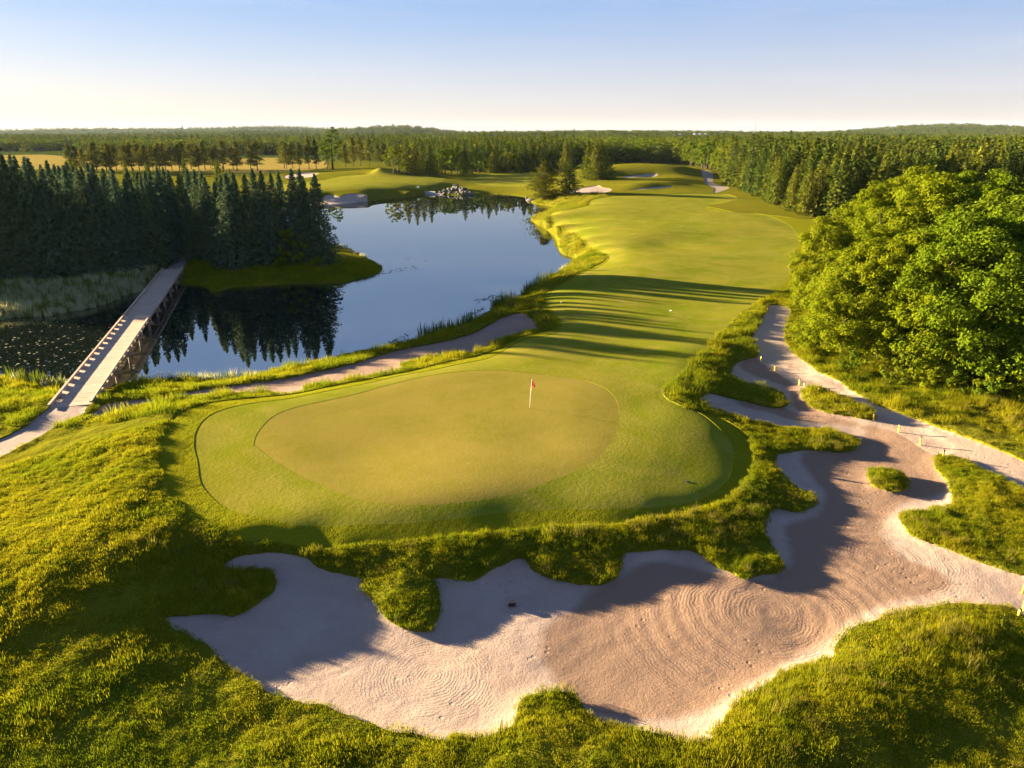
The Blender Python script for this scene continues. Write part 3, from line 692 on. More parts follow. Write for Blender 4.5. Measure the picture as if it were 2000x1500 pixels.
idx = np.arange(nx*ny).reshape(ny, nx)
a, b, c, d = idx[:-1, :-1].ravel(), idx[:-1, 1:].ravel(), idx[1:, 1:].ravel(), idx[1:, :-1].ravel()
T = np.vstack([np.stack([a, b, c], 1), np.stack([a, c, d], 1)])
V = np.stack([X, Y, Zt], 1)
# patches of coarser, browner raked sand
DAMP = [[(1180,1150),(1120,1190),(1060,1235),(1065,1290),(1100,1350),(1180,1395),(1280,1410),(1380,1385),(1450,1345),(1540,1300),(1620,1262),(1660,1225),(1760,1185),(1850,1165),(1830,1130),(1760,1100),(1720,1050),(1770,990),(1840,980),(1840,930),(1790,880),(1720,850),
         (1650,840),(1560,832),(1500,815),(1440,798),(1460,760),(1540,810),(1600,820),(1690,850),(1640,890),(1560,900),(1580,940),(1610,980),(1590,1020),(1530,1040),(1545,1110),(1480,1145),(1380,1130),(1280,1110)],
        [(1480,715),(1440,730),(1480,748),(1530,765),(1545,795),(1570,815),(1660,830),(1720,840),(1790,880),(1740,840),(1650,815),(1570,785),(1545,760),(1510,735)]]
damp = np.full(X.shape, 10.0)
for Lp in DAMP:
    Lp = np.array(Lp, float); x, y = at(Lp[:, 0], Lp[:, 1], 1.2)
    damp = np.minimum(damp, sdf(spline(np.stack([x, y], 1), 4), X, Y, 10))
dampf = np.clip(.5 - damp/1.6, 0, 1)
names = ['path_e', 'cart', 'lpath', 'ipath', 'green', 'fairway', 'first', 'bunker', 'lbunker', 'beach', 'sand_w', 'sand_e', 'sand_e2', 'sand_e3', 'ffw', 'ffe', 'field'] + list(FARFIELD)
A = np.stack([S[k] for k in names] + [dampf], 1)
def surface(name, V, A, T, mat, dz, skirt, label, cat=None):
    used = np.unique(T)
    remap = np.full(len(V), -1); remap[used] = np.arange(len(used))
    T2 = remap[T]; V2 = V[used].copy(); V2[:, 2] += dz
    dam = A[used, -1]
    if skirt:
        E = np.vstack([T2[:, [0, 1]], T2[:, [1, 2]], T2[:, [2, 0]]])
        key = np.sort(E, 1); k1 = key[:, 0].astype(np.int64)*len(V2)+key[:, 1]
        u, first, cnt = np.unique(k1, return_index=True, return_counts=True)
        be = E[first[cnt == 1]]
        n0 = len(V2); nb = len(be)
        P, Q = V2[be[:, 0]], V2[be[:, 1]]
        lo = np.array([0, 0, skirt])
        V2 = np.vstack([V2, P, Q, Q-lo, P-lo])
        dam = np.concatenate([dam, np.tile(dam[be[:, 0]], 4)])
        r = np.arange(nb)+n0
        q = np.stack([r+nb, r, r+3*nb, r+2*nb], 1)
        me = mesh_np(name, V2, [T2, q], mat, True, {'damp': dam})
    else:
        me = mesh_np(name, V2, T2, mat, True, {'damp': dam})
    o = link(name, me)
    tag(o, label, cat, None, 'structure')
    return o
SURF = [('path_e', 'cart_path', 'pathgrey', .02, .1, 'far cart path curving along the conifer forest edge'),
    ('cart', 'cart_path', 'path', -.05, 0, 'pale crushed stone cart path curving past the broadleaf trees'),
    ('lpath', 'cart_path', 'pathgrey', .0, .1, 'grey path running up to the near end of the wooden bridge'),
    ('ipath', 'cart_path', 'pathgrey', .03, .1, 'shaded path leaving the far end of the bridge among spruces'),
    ('green', 'putting_green', 'green', .0, 0, 'smooth round putting green with the red flag'),
    ('bunker', 'bunker', 'sand', -.05, 0, 'large lobed sand bunker wrapping the front and right of the green'),
    ('lbunker', 'bunker', 'sand2', -.05, 0, 'long narrow sand bunker between the pond and the green'),
    ('fairway', 'fairway', 'fairway', .012, .05, 'mown fairway running from round the green to the far mounds'),
    ('first', 'semi_rough', 'first', .035, .10, 'strip of longer cut grass edging the fairway and green'),
    ('beach', 'bunker', 'sand', -.02, 0, 'pale sand bunker on the far bank of the pond'),
    ('sand_w', 'bunker', 'sand', -.02, 0, 'shaded sand bunker left of the far grassy mound'),
    ('sand_e', 'bunker', 'sand', -.02, 0, 'sunlit sand bunker beside the lone pines at the far fairway'),
    ('sand_e2', 'bunker', 'sand', -.02, 0, 'thin far bunker below the second mound ridge'),
    ('sand_e3', 'bunker', 'sand', -.02, 0, 'far bunker under the highest mound'),
    ('ffw', 'fairway', 'fairway', .03, .2, 'striped far fairway across the pond left of the rock pile'),
    ('ffe', 'fairway', 'fairway', .03, .2, 'far fairway across the pond right of the rock pile'),
    ('field', 'hay_field', 'field', .05, .2, 'golden dry field behind the row of pines')] + [(k_, 'hay_field', 'field', .05, .2, 'pale far field strip on the rise before the horizon') for k_ in FARFIELD]
rest = T
for key, nm, mt, dz, sk, lab in SURF:
    j = names.index(key)
    V, A, ins, rest = clip(V, A, rest, A[:, j])
    surface(nm, V, A, ins, M[mt], dz, sk, lab)
surface('ground', V, A, rest, M['rough'], .10, .40, 'rolling rough grass ground of the golf course')
# water sheet
sw = (S['water'] - .9)
wx = np.stack([X, Y, np.zeros_like(X)], 1)
_, _, wins, _ = clip(wx, sw[:, None], T, sw)
Vw, Aw, wins, _ = clip(wx, sw[:, None], T, sw)
used = np.unique(wins); remap = np.full(len(Vw), -1); remap[used] = np.arange(len(used))
wo = link('pond', mesh_np('pond', Vw[used], remap[wins], M['water'], False))
tag(wo, 'still blue pond mirroring the sky and the spruces', None, None, 'structure')
#@@PART2
# ------------------------------------------------------------------ foliage geometry
def leaves(C, Nrm, L, W, twist=None, rng=rng):
    """diamond leaves: centre C, normal Nrm, length L, width W"""
    n = len(C)
    Nrm = Nrm / (np.linalg.norm(Nrm, axis=1, keepdims=True) + 1e-9)
    r = rng.normal(size=(n, 3))
    T1 = np.cross(Nrm, r); T1 /= np.linalg.norm(T1, axis=1, keepdims=True) + 1e-9
    T2 = np.cross(Nrm, T1)
    L = np.broadcast_to(L, (n,))[:, None]; W = np.broadcast_to(W, (n,))[:, None]
    Vv = np.stack([C - T1*L/2, C + T2*W/2 + Nrm*W*.12, C + T1*L/2, C - T2*W/2 + Nrm*W*.12], 1).reshape(-1, 3)
    return Vv, np.arange(4*n).reshape(n, 4)

def sphere_dirs(n, rng):
    d = rng.normal(size=(n, 3)); return d / np.linalg.norm(d, axis=1, keepdims=True)

def spruce_crown(H, Rb, levels, nb, ns, leaf, seed, z0=.8, irregular=.25, droop=.32):
    r = np.random.default_rng(seed)
    Cs, Ns, Ls, Ws = [], [], [], []
    for i in range(levels):
        f = i/(levels-1)
        z = z0 + (H-z0)*(f**.92)
        rad = Rb*(1-f)**.78*(1+r.uniform(-irregular, irregular)*.6)+.10
        k = max(3, int(round(nb*(.45+.55*(1-f)))))
        a0 = r.uniform(0, 6.28)
        for j in range(k):
            a = a0 + 2*math.pi*j/k + r.uniform(-.3, .3)
            ln = rad*(1+r.uniform(-irregular, irregular))
            m = max(2, int(ns*(.35+.65*ln/Rb)))
            s = (np.arange(m)+r.uniform(.2, .9, m))/m
            s = .18+.82*s
            dr = -droop*ln*s + .16*ln*s**2.2
            side = r.normal(size=m)*.16*ln*(1.15-s)
            ca, sa = math.cos(a), math.sin(a)
            C = np.stack([ca*ln*s-sa*side, sa*ln*s+ca*side, z+dr+r.normal(size=m)*.10], 1)
            Nn = np.stack([np.full(m, ca*.35), np.full(m, sa*.35), np.full(m, 1.0)], 1)+r.normal(size=(m, 3))*.55
            Cs.append(C); Ns.append(Nn)
            Ls.append(leaf*(1.15-.35*f)*r.uniform(.75, 1.3, m)); Ws.append(leaf*.62*r.uniform(.7, 1.2, m))
    C, Nn = np.vstack(Cs), np.vstack(Ns)
    return leaves(C, Nn, np.concatenate(Ls), np.concatenate(Ws), rng=r)

def broad_crown(H, Rx, nclump, per, leaf, seed, zlo=.06, lump=.28, taper=0):
    """crown of many leaf tufts spread over and inside an uneven egg"""
    r = np.random.default_rng(seed)
    zc, rz = H*(.5+zlo/2), H*(.5-zlo/2)
    d = sphere_dirs(nclump, r)
    d[:, 2] = np.where(d[:, 2] < -.75, -d[:, 2], d[:, 2])
    rad = 1 - .55*r.random(nclump)**2.2
    lobes = sphere_dirs(9, r)
    bumpy = np.max(d @ lobes.T, axis=1)
    rad *= (1-lump) + lump*np.clip((bumpy-.55)/.4, 0, 1.15)
    P = d*rad[:, None]
    sh = 1-taper*np.clip(P[:, 2], -1, 1)
    P = P*np.array([Rx, Rx, rz])
    P[:, 0] *= sh; P[:, 1] *= sh
    P[:, 2] += zc
    cr = Rx*.145*r.uniform(.65, 1.45, nclump)
    dd = sphere_dirs(nclump*per, r)
    # tufts are fuller towards the light and the outside
    rep = np.repeat(np.arange(nclump), per)
    out = d[rep]
    dd = dd + out*.55 + np.array([0, 0, .35]); dd /= np.linalg.norm(dd, axis=1, keepdims=True)
    C = P[rep] + dd*cr[rep][:, None]*(r.random(len(rep))**.45)[:, None]*np.array([1.15, 1.15, .85])
    Nn = dd + np.array([0, 0, .45]) + r.normal(size=C.shape)*.45
    return leaves(C, Nn, leaf*r.uniform(.7, 1.35, len(C)), leaf*.7*r.uniform(.7, 1.2, len(C)), rng=r)

def pine_crown(H, Rb, seed, plates=34, per=80, leaf=.55, bare=.2):
    r = np.random.default_rng(seed)
    Cs, Ns = [], []
    for i in range(plates):
        f = (i+r.random())/plates
        z = H*(bare+(1-bare)*f)
        rad = Rb*(math.sin(math.pi*min(1, .22+.78*f))**.7)*(.45+.55*r.random())*(1.05-.35*f)
        a = r.uniform(0, 6.28)
        cx, cy = math.cos(a)*rad*.75, math.sin(a)*rad*.75
        n = int(per*(.5+r.random()))
        q = r.normal(size=(n, 3))*np.array([rad*.32+.25, rad*.32+.25, .16+.02*H*.3])
        Cs.append(q+np.array([cx, cy, z])); Ns.append(r.normal(size=(n, 3))*.6+np.array([0, 0, 1.0]))
    C, Nn = np.vstack(Cs), np.vstack(Ns)
    return leaves(C, Nn, leaf*r.uniform(.7, 1.3, len(C)), leaf*.6*r.uniform(.7, 1.2, len(C)), rng=r)

def trunk_mesh(name, H, r0, seed, limbs=0, top=.96, Rx=3):
    r = np.random.default_rng(seed)
    b = MB()
    wob = [(0, 0, -.4)] + [(r.normal()*.02*H*f, r.normal()*.02*H*f, H*f*top) for f in (.1, .3, .55, .8, 1)]
    b.tube(wob, [r0*1.25, r0, r0*.85, r0*.62, r0*.35, r0*.06], 8)
    for i in range(limbs):
        f = .22+.5*r.random(); a = r.uniform(0, 6.28)
        p0 = np.array([0, 0, H*f]); ln = Rx*(.6+.3*r.random())
        p1 = p0+np.array([math.cos(a)*ln*.5, math.sin(a)*ln*.5, ln*.35]); p2 = p0+np.array([math.cos(a)*ln, math.sin(a)*ln, ln*.8])
        b.tube([p0, p1, p2], [r0*.45, r0*.28, r0*.08], 5)
    return b.mesh(name, M['bark'], True)

def fol_mesh(name, VF, mat): return mesh_np(name, VF[0], VF[1], mat)

# one mesh pair (trunk, crown) per variant; every tree is a copy with its own size and turn
KIT = {}
for i in range(4):
    KIT['spruce', i] = (trunk_mesh('trunk', 15, .22, 10+i), fol_mesh('crown', spruce_crown(15, 3.0, 40, 12, 15, .54, 20+i, .5), M['spruce']))
for i in range(4):
    KIT['conifer', i] = (trunk_mesh('trunk', 13.5, .2, 30+i), fol_mesh('crown', spruce_crown(13.5, 3.1, 28, 11, 8, .80, 40+i, .3, .3), M['conifer']))
for i in range(3):
    KIT['pine', i] = (trunk_mesh('trunk', 12, .2, 50+i, 6, .95, 2), fol_mesh('crown', pine_crown(12, 3.0, 60+i), M['pine']))
for i in range(4):
    KIT['maple', i] = (trunk_mesh('trunk', 13, .34, 70+i, 7, .8, 4), fol_mesh('crown', broad_crown(14, 5.4, 320, 190, .225, 80+i, -.06, .40, .12), M['maple']))
for i in range(3):
    KIT['broad', i] = (trunk_mesh('trunk', 11, .25, 90+i, 4, .8, 3), fol_mesh('crown', broad_crown(12, 4.2, 60, 22, .62, 100+i, .08, .34, .1), M['broad']))
for i in range(2): KIT['maple', 4+i] = (KIT['maple', i][0], fol_mesh('crown', broad_crown(14, 5.4, 300, 180, .25, 180+i, -.06, .40, .12), M['maple_deep']))
KIT['pine', 3] = (trunk_mesh('trunk', 12, .2, 59, 6, .95, 2), fol_mesh('crown', pine_crown(12, 3.0, 69, 64, 120, .42, .06), M['pine']))
KIT['poplar', 0] = (trunk_mesh('trunk', 19, .3, 110, 4, .9, 2), fol_mesh('crown', broad_crown(20, 3.3, 110, 26, .55, 111, .05, .35, .25), M['broad']))
KIT['bush', 0] = (None, fol_mesh('crown', broad_crown(3.2, 2.0, 40, 55, .20, 120, -.1, .25), M['broad']))
KIT['bush', 1] = (None, fol_mesh('crown', broad_crown(2.4, 2.2, 36, 55, .18, 121, -.1, .3), M['maple']))
# small-in-the-picture versions: one mesh, trunk and crown together
def far_mesh(name, VF, mat, H, r0):
    b = MB().tube([(0, 0, -.5), (0, 0, H*.9)], [r0, r0*.2], 5)
    Vt, Ft = np.array(b.v), np.array(b.q)
    me = mesh_np(name, np.vstack([Vt, VF[0]]), [Ft, VF[1]+len(Vt)], M['bark'])
    me.materials.append(mat)
    mi = np.ones(len(me.polygons), np.int32); mi[:len(Ft)] = 0
    me.polygons.foreach_set('material_index', mi)
    return me
for i in range(4):
    KIT['far_conifer', i] = far_mesh('conifer', spruce_crown(13.5, 3.2, 15, 8, 5, 1.3, 140+i, .3, .3), M['conifer'], 13.5, .2)
for i in range(4):
    KIT['far_broad', i] = far_mesh('broadleaf', broad_crown(12.5, 4.6, 34, 9, 1.25, 150+i, .06, .36), M['broad'], 10, .25)
for i in range(2):
    KIT['far_pine', i] = far_mesh('pine', pine_crown(12, 3.0, 160+i, 16, 20, 1.0), M['pine'], 12, .2)

def tree(name, kit, var, x, y, h, w, label, cat, group, rz=None, z=None):
    """tree as an Empty at its foot with trunk and crown"""
    base = {'spruce': 15, 'conifer': 13.5, 'pine': 12, 'maple': 14, 'broad': 12, 'poplar': 20}[kit]
    z = float(ground(x, y)) if z is None else z
    e = empty(name, (x, y, z), random.uniform(0, 6.28) if rz is None else rz)
    e.scale = (h/base*w, h/base*w, h/base)
    tr, cr = KIT[kit, var]
    link('trunk', tr, e); link('crown', cr, e)
    tag(e, label, cat, group)
    return e
def far_tree(name, kit, var, x, y, h, w, label, cat, group):
    base = {'far_conifer': 13.5, 'far_broad': 12.5, 'far_pine': 12}[kit]
    o = link(name, KIT[kit, var], None, (x, y, float(ground(x, y))))
    o.rotation_euler = (0, 0, random.uniform(0, 6.28)); o.scale = (h/base*w, h/base*w, h/base)
    return tag(o, label, cat, group)

# ------------------------------------------------------------------ the spruces on the wooded spit behind the bridge
taken = []
def free(x, y, d):
    for (a, b) in taken:
        if (a-x)**2+(b-y)**2 < d*d: return False
    taken.append((x, y)); return True
ORD = 'first second third fourth fifth sixth seventh eighth ninth tenth eleventh twelfth thirteenth fourteenth fifteenth sixteenth'.split()
LS = 'dark blue-green spruce in the dense stand across the pond'
def spit_tree(u, v, h, w, label=LS):
    x, y, z = hit(u, v)
    taken.append((x, y))
    return tree('spruce_tree', 'spruce', random.randrange(4), x, y, h, w, label, 'spruce', 'spruces on the wooded spit')
spit_tree(628, 516, 14.3, 1.15, 'spruce at the tip of the wooded spit, nearest the open pond')
spit_tree(585, 512, 14.8, 1.0, 'tall spruce just behind the light green bush on the spit')
spit_tree(462, 524, 14.6, 1.0, 'tall spruce standing at the grassy shore right of the bridge end')
spit_tree(438, 517, 13.0, .95, 'first spruce right of the path in the stand right of the bridge')
spit_tree(381, 508, 11.5, .8, 'slim spruce right beside the path beyond the bridge end')
spit_tree(528, 515, 14.6, 1.0, 'seventh spruce counted from the path in the stand right of the bridge'); spit_tree(497, 517, 14.2, .9, 'fifth spruce counted from the path in the stand right of the bridge')
for i, u in enumerate(range(-120, 318, 22)):
    spit_tree(u+random.uniform(-5, 5), np.interp(u, [-190, 0, 130, 240, 320], [549, 543, 540, 533, 519]), np.interp(u, [0, 320], [16.8, 15.3])*random.uniform(.84, 1.05), random.uniform(.85, 1.1),
        LS if u < -10 else ORD[i-5]+' spruce from the left picture edge in the front row before the reeds')
for u, v in ((452, 519), (475, 515), (512, 513), (545, 511), (606, 511), (560, 509), (600, 515)):
    spit_tree(u, v, random.uniform(13.6, 15), random.uniform(.85, 1.0), ORD[{452: 1, 475: 3, 512: 5, 545: 7, 560: 8, 606: 11, 600: 10, 640: 13}[u]]+' spruce counted from the path in the stand right of the bridge')
for x, y, h in ((-82, 107, 19), (-86, 110, 19.5), (-90, 108, 19), (-95, 112, 20), (-80, 112, 18), (-99, 109, 19)):
    taken.append((x, y))
    tree('spruce_tree', 'spruce', random.randrange(4), x, y, h, .95, 'tall spruce at the outer left end of the spruce stand', 'spruce', 'spruces at the outer left end')
for u, v, h in ((332, 503, 14.5), (350, 488, 13.8), (368, 480, 13.0), (398, 478, 13.6), (414, 500, 14.0), (420, 509, 13.4), (340, 478, 14), (384, 472, 13.5)):
    spit_tree(u, v, h, random.uniform(.95, 1.1), 'spruce standing behind the far bridge end beside the shaded path')
n = 0
tries = 0
while n < 95 and tries < 6000:
    tries += 1
    u = random.uniform(-190, 640); v = random.uniform(462, 528)
    if u > 325 and u < 425 and v > 478: continue
    if u > 420 and v > 512: continue
    x, y, z = hit(u, v)
    if bil(SG['water'], x, y) < 2.5 or bil(SG['ipath'], x, y) < 1.2: continue
    if x > -80 and y > 121+.455*(-30-x): continue
    if not free(x, y, 3.0): continue
    spit_tree(u, v, random.uniform(12, 15.0)*(1.08 if u < 150 else 1), random.uniform(.85, 1.15)); n += 1
# smaller sunlit trees at the back of the spit and along the arm of water behind it
n = 0
tries = 0
while n < 46 and tries < 3000:
    tries += 1
    u = random.uniform(-60, 470); v = random.uniform(372, 402) if random.random() < .65 else random.uniform(440, 462)
    x, y, z = hit(u, v)
    if bil(SG['water'], x, y) < 1.5 or bil(SG['ffw'], x, y) < 3: continue
    if not free(x, y, 4.2): continue
    tree('conifer_tree', 'conifer', random.randrange(4), x, y, random.uniform(7.5, 12.5), random.uniform(.85, 1.1),
         'sunlit yellow-green conifer behind the dark spruce stand', 'conifer', 'sunlit conifers behind the spruce stand'); n += 1
x, y, z = hit(572, 519)
b = link('bush', KIT['bush', 0][1], None, (x, y, z)); b.scale = (1.35, 1.3, 1.75)
tag(b, 'light green rounded bush at the foot of the spruces on the spit', 'bush')
for u, v, s in ((618, 521, .7), (545, 520, .6)):
    x, y, z = hit(u, v)
    b = link('bush', KIT['bush', 1][1], None, (x, y, z)); b.scale = (s, s, s)
    tag(b, 'low green bush to the right of the rounded bush, under the last spruce' if u > 600 else 'low green bush to the left of the rounded bush', 'bush')

# ------------------------------------------------------------------ big broadleaf trees on the right
MAPLES = [(1645, 690, 11.0, .95, 'yellow-green broadleaf tree nearest the bend of the cart path'),
    (1715, 702, 11.5, .82, 'broadleaf tree second from the path bend in the front row'),
    (1795, 722, 13.5, .85, 'tall broadleaf tree in the middle of the front row on the right'),
    (1885, 735, 14.5, .9, 'tallest deep green broadleaf tree of the front row on the right'),
    (1985, 748, 15.0, .95, 'deep green broadleaf tree cut by the right picture edge'),
    (1618, 612, 11.0, .95, 'broadleaf tree overhanging the fairway edge at the shadow'),
    (1700, 600, 14.0, .9, 'broadleaf tree crown rising behind the front row near the fairway'),
    (1790, 610, 15.0, .95, 'broadleaf tree behind the tall middle tree of the front row'), (1890, 625, 15.5, .95, 'deep green broadleaf tree showing behind the tallest front tree'), (1990, 640, 16.0, .95, 'deep green broadleaf crown high at the right picture edge, behind the cut tree'), (2100, 660, 16, 1, None), (2110, 770, 15, 1, None),
    (1680, 535, 13.0, .95, 'rearmost broadleaf tree of the wood beside the fairway and dark conifers'), (1780, 540, 15.0, 1.0, 'rear broadleaf crown against the dark conifer wall'), (1880, 545, 15.8, 1.0, 'rear deep green broadleaf crown left of the picture corner trees'), (1990, 560, 16.5, 1.0, 'rearmost deep green crown at the right picture edge'), (2100, 580, 16.5, 1.0, None)]
for i, (u, v, h, w, lab) in enumerate(MAPLES):
    x, y, z = hit(u, v)
    taken.append((x, y))
    tree('broadleaf_tree', 'maple', (4+i % 2) if u > 1870 else i % 4, x, y, h*1.04, w*1.12, lab or 'broadleaf tree beyond the right picture edge', 'tree', 'broadleaf trees on the right', z=z-.9)
for u, v, s, k, lab in ((1600, 668, .75, 1, 'low green bush at the outer foot of the first broadleaf tree'), (1760, 745, .8, 0, 'bush under the front broadleaf trees beside the bright grass'),
        (1830, 758, .9, 1, 'shaded bush below the tall middle broadleaf tree'), (1900, 768, 1.0, 0, 'dark bush in the shade under the tallest broadleaf tree'),
        (1965, 775, 1.0, 1, 'dark bush in the shade at the right picture edge'), (1660, 722, .55, 0, 'small sunlit bush at the foot of the bright broadleaf tree')):
    x, y, z = hit(u, v)
    b = link('bush', KIT['bush', k][1], None, (x, y, z-.1)); b.scale = (s, s, s); b.rotation_euler = (0, 0, u)
    tag(b, lab, 'bush', 'bushes under the broadleaf trees')

# ------------------------------------------------------------------ lone trees and groups across the pond
def one(name, kit, var, u, v, h, w, lab, cat, group=None, vtop=None):
    x, y, z = hit(u, v)
    if vtop:
        h0 = h; h = CAM_Z+float(rays(u, vtop)[2]/rays(u, vtop)[1])*y-z; w *= h0/h
    taken.append((x, y))
    return tree(name, kit, var, x, y, h, w, lab, cat, group, z=z)
one('pine_tree', 'pine', 3, 1064, 391, 12.4, 1.75, 'broad sunlit pine on the bank where the pond meets the fairway', 'pine', None, 318)
one('conifer_tree', 'conifer', 1, 1112, 378, 11.0, 1.55, 'dark single conifer right of the broad pine', 'conifer', None, 312)
for u, v, h, lab in ((1148, 350, 14.5, 'left conifer of the dark clump in front of the mounds'), (1163, 352, 15.0, 'tallest conifer in the middle of the dark clump'), (1185, 352, 12.5, 'right conifer of the dark clump in front of the mounds'), (1172, 346, 14.5, 'rear conifer of the dark clump by the mounds'), (1155, 345, 13.5, 'rear left conifer of the dark clump by the mounds')):
    one('conifer_tree', 'conifer', random.randrange(4), u, v, h, 1.15, lab, 'conifer', 'dark conifer clump by the mounds', 288 if u == 1185 else random.uniform(271, 280))
one('poplar_tree', 'poplar', 0, 650, 331, 20.5, 1.8, 'tall yellow-green poplar rising above the far tree line', 'poplar', None, 247)
one('broadleaf_tree', 'broad', 0, 640, 332, 12, 1.1, 'bright round tree at the left foot of the tall poplar', 'tree', None, 283)
for u, v, h in ((560, 331, 12.5), (572, 329, 13), (585, 331, 11.5), (604, 330, 12), (618, 330, 11), (675, 327, 13), (690, 325, 14), (704, 324, 13.5), (722, 323, 12.5), (738, 322, 13.5), (752, 323, 12)):
    one('pine_tree', 'pine', random.randrange(3), u, v, h, 1.0, 'pine in the row left of the far green mound' if u < 640 else 'pine standing along the crest of the far green mound', 'pine', 'pines round the far mound', random.uniform(268, 284))
for u in range(140, 560, 13):
    v = 336-.012*(u-140)+random.uniform(-3, 3)
    k = random.random()
    if u > 470 and random.random() < .35: continue
    one('pine_tree', 'pine', random.randrange(3), u+random.uniform(-4, 4), v, random.uniform(11.5, 15.5), 1.05, 'tall pine in the row before the golden hay field', 'pine', 'pines before the hay field')
one('broadleaf_tree', 'broad', 1, 208, 332, 11.5, 1.1, 'bright green round tree among the pines before the hay field', 'tree')
for u in list(range(768, 1030, 14)):
    v = 341+random.uniform(-3, 2) - (4 if u > 930 else 0)
    k = random.random()
    if k < .62: one('conifer_tree', 'conifer', random.randrange(4), u+random.uniform(-4, 4), v, random.uniform(11, 15.5), 1.25, 'conifer in the dark row behind the rock pile', 'conifer', 'conifers behind the rock pile', random.triangular(268, 296, 278))
    else: one('broadleaf_tree', 'broad', random.randrange(3), u+random.uniform(-4, 4), v, random.uniform(10, 13), 1.2, 'round tree among the dark conifers behind the rock pile', 'tree', 'round trees behind the rock pile', random.uniform(278, 296))
for u in range(860, 1120, 9):
    one('conifer_tree', 'conifer', random.randrange(4), u+random.uniform(-3, 3), 331+random.uniform(-4, 3), random.uniform(12, 15), 1.2, 'conifer of the far tree line beyond the pond', 'conifer', 'far tree line beyond the pond')

# ------------------------------------------------------------------ the forest, nearest trees one by one, the rest as a mass
EDGE = np.array([(-400, 300), (0, 296), (180, 300), (330, 303), (440, 302), (560, 303), (640, 305), (760, 322), (860, 326), (1000, 324), (1110, 322), (1200, 319), (1330, 321), (1372, 330), (1402, 349), (1425, 362), (1450, 375), (1480, 386), (1512, 402), (1545, 415), (1585, 425),
                 (1625, 430), (1800, 425), (2000, 425), (2400, 440)], float)
ex, ey = [], []
for u, v in EDGE:
    x, y, z = hit(u, v); ex.append(x); ey.append(y)
ex, ey = np.array(ex), np.array(ey)
ebear, edist = np.arctan2(ex, ey), np.hypot(ex, ey)
pts = []
dcur = 170.0
while dcur < 6500:
    step = max(4.2, dcur*.0105) if dcur < 900 else dcur*.012
    nb_ = int(dcur*1.55/step)
    for k in range(nb_):
        b_ = -.78+1.56*(k+random.random())/nb_
        d_ = dcur+random.uniform(-.5, .5)*step
        if d_ < np.interp(b_, ebear, edist)+random.uniform(0, 2): continue
        pts.append((d_*math.sin(b_), d_*math.cos(b_), d_, step))
    dcur += step
pts = np.array(pts)
inw = (bil(SG['water'], pts[:, 0], pts[:, 1]) < 3) | (bil(SG['field'], pts[:, 0], pts[:, 1]) < 2) | (bil(MOWNG, pts[:, 0], pts[:, 1]) < 2) | (bil(PATHG, pts[:, 0], pts[:, 1]) < 2.5)
# clearings further off
clear = np.zeros(len(pts), bool)
for k_ in FARFIELD: clear |= bil(SG[k_], pts[:, 0], pts[:, 1]) < 8
for (cx, cy, rx, ry) in ((130, 1480, 150, 90), (400, 1500, 120, 90), (-900, 1300, 260, 120), (-560, 820, 130, 60)):
    clear |= ((pts[:, 0]-cx)/rx)**2+((pts[:, 1]-cy)/ry)**2 < 1
clear &= rng.random(len(pts)) > .06
pts = pts[~inw & ~clear]
pts = pts[np.argsort(pts[:, 2])]
mixn = vnoise(pts[:, 0], pts[:, 1], 70, 5) + vnoise(pts[:, 0], pts[:, 1], 22, 6)*.7
right_ = pts[:, 0] > 40
broadp = (np.where((pts[:, 2] < 330) & right_, -9, 0) + mixn + np.where(right_ & (pts[:, 2] > 300), .26, -.02) + np.where(pts[:, 2] > 600, .14, 0)) > 0
fx, fy = pts[:, 0], pts[:, 1]
fz = ground(fx, fy)
nc = nbr = 0
mass = []
for i in range(len(pts)):
    x, y, d_, st = pts[i]
    br = broadp[i]
    h = random.uniform(9, 14.5) if br else random.triangular(8.5, 17, 13)
    if d_ > 420 and random.random() < .05: h *= 1.1
    if br and nbr < 150 and d_ < 700:
        nbr += 1
        (tree if d_ < 260 else far_tree)('broadleaf_tree', 'broad' if d_ < 260 else 'far_broad', random.randrange(3), x, y, h, random.uniform(.8, 1.1),
            ('tall ' if h > 12.8 else 'low ' if h < 10.5 else '')+'rounded green tree in the forest '+('right of the fairway' if x > 60 else 'beyond the far tree line'), 'tree', 'broadleaf trees of the forest')
    elif not br and nc < 265 and d_ < 700:
        nc += 1
        lab = ('conifer in the front rank of the forest right of the fairway' if d_ < np.interp(math.atan2(x, y), ebear, edist)+7 else 'conifer deeper in the forest right of the fairway') if x > 60 else 'conifer in the forest beyond the hay field'
        (tree if d_ < 300 else far_tree)('conifer_tree', 'conifer' if d_ < 300 else 'far_conifer', random.randrange(4), x, y, h, random.uniform(.95, 1.3),
            ('tall ' if h > 14.6 else 'short ' if h < 11 else '')+lab, 'conifer', 'conifers of the right forest edge' if x > 60 else 'conifers beyond the hay field')
    else:
        sc = max(1.0, st/6.0)
        mass.append((x, y, fz[i]-.2, (4+random.randrange(4)) if br else random.randrange(4), h/13.0, min(sc, 3.2), d_))
mass = np.array(mass)

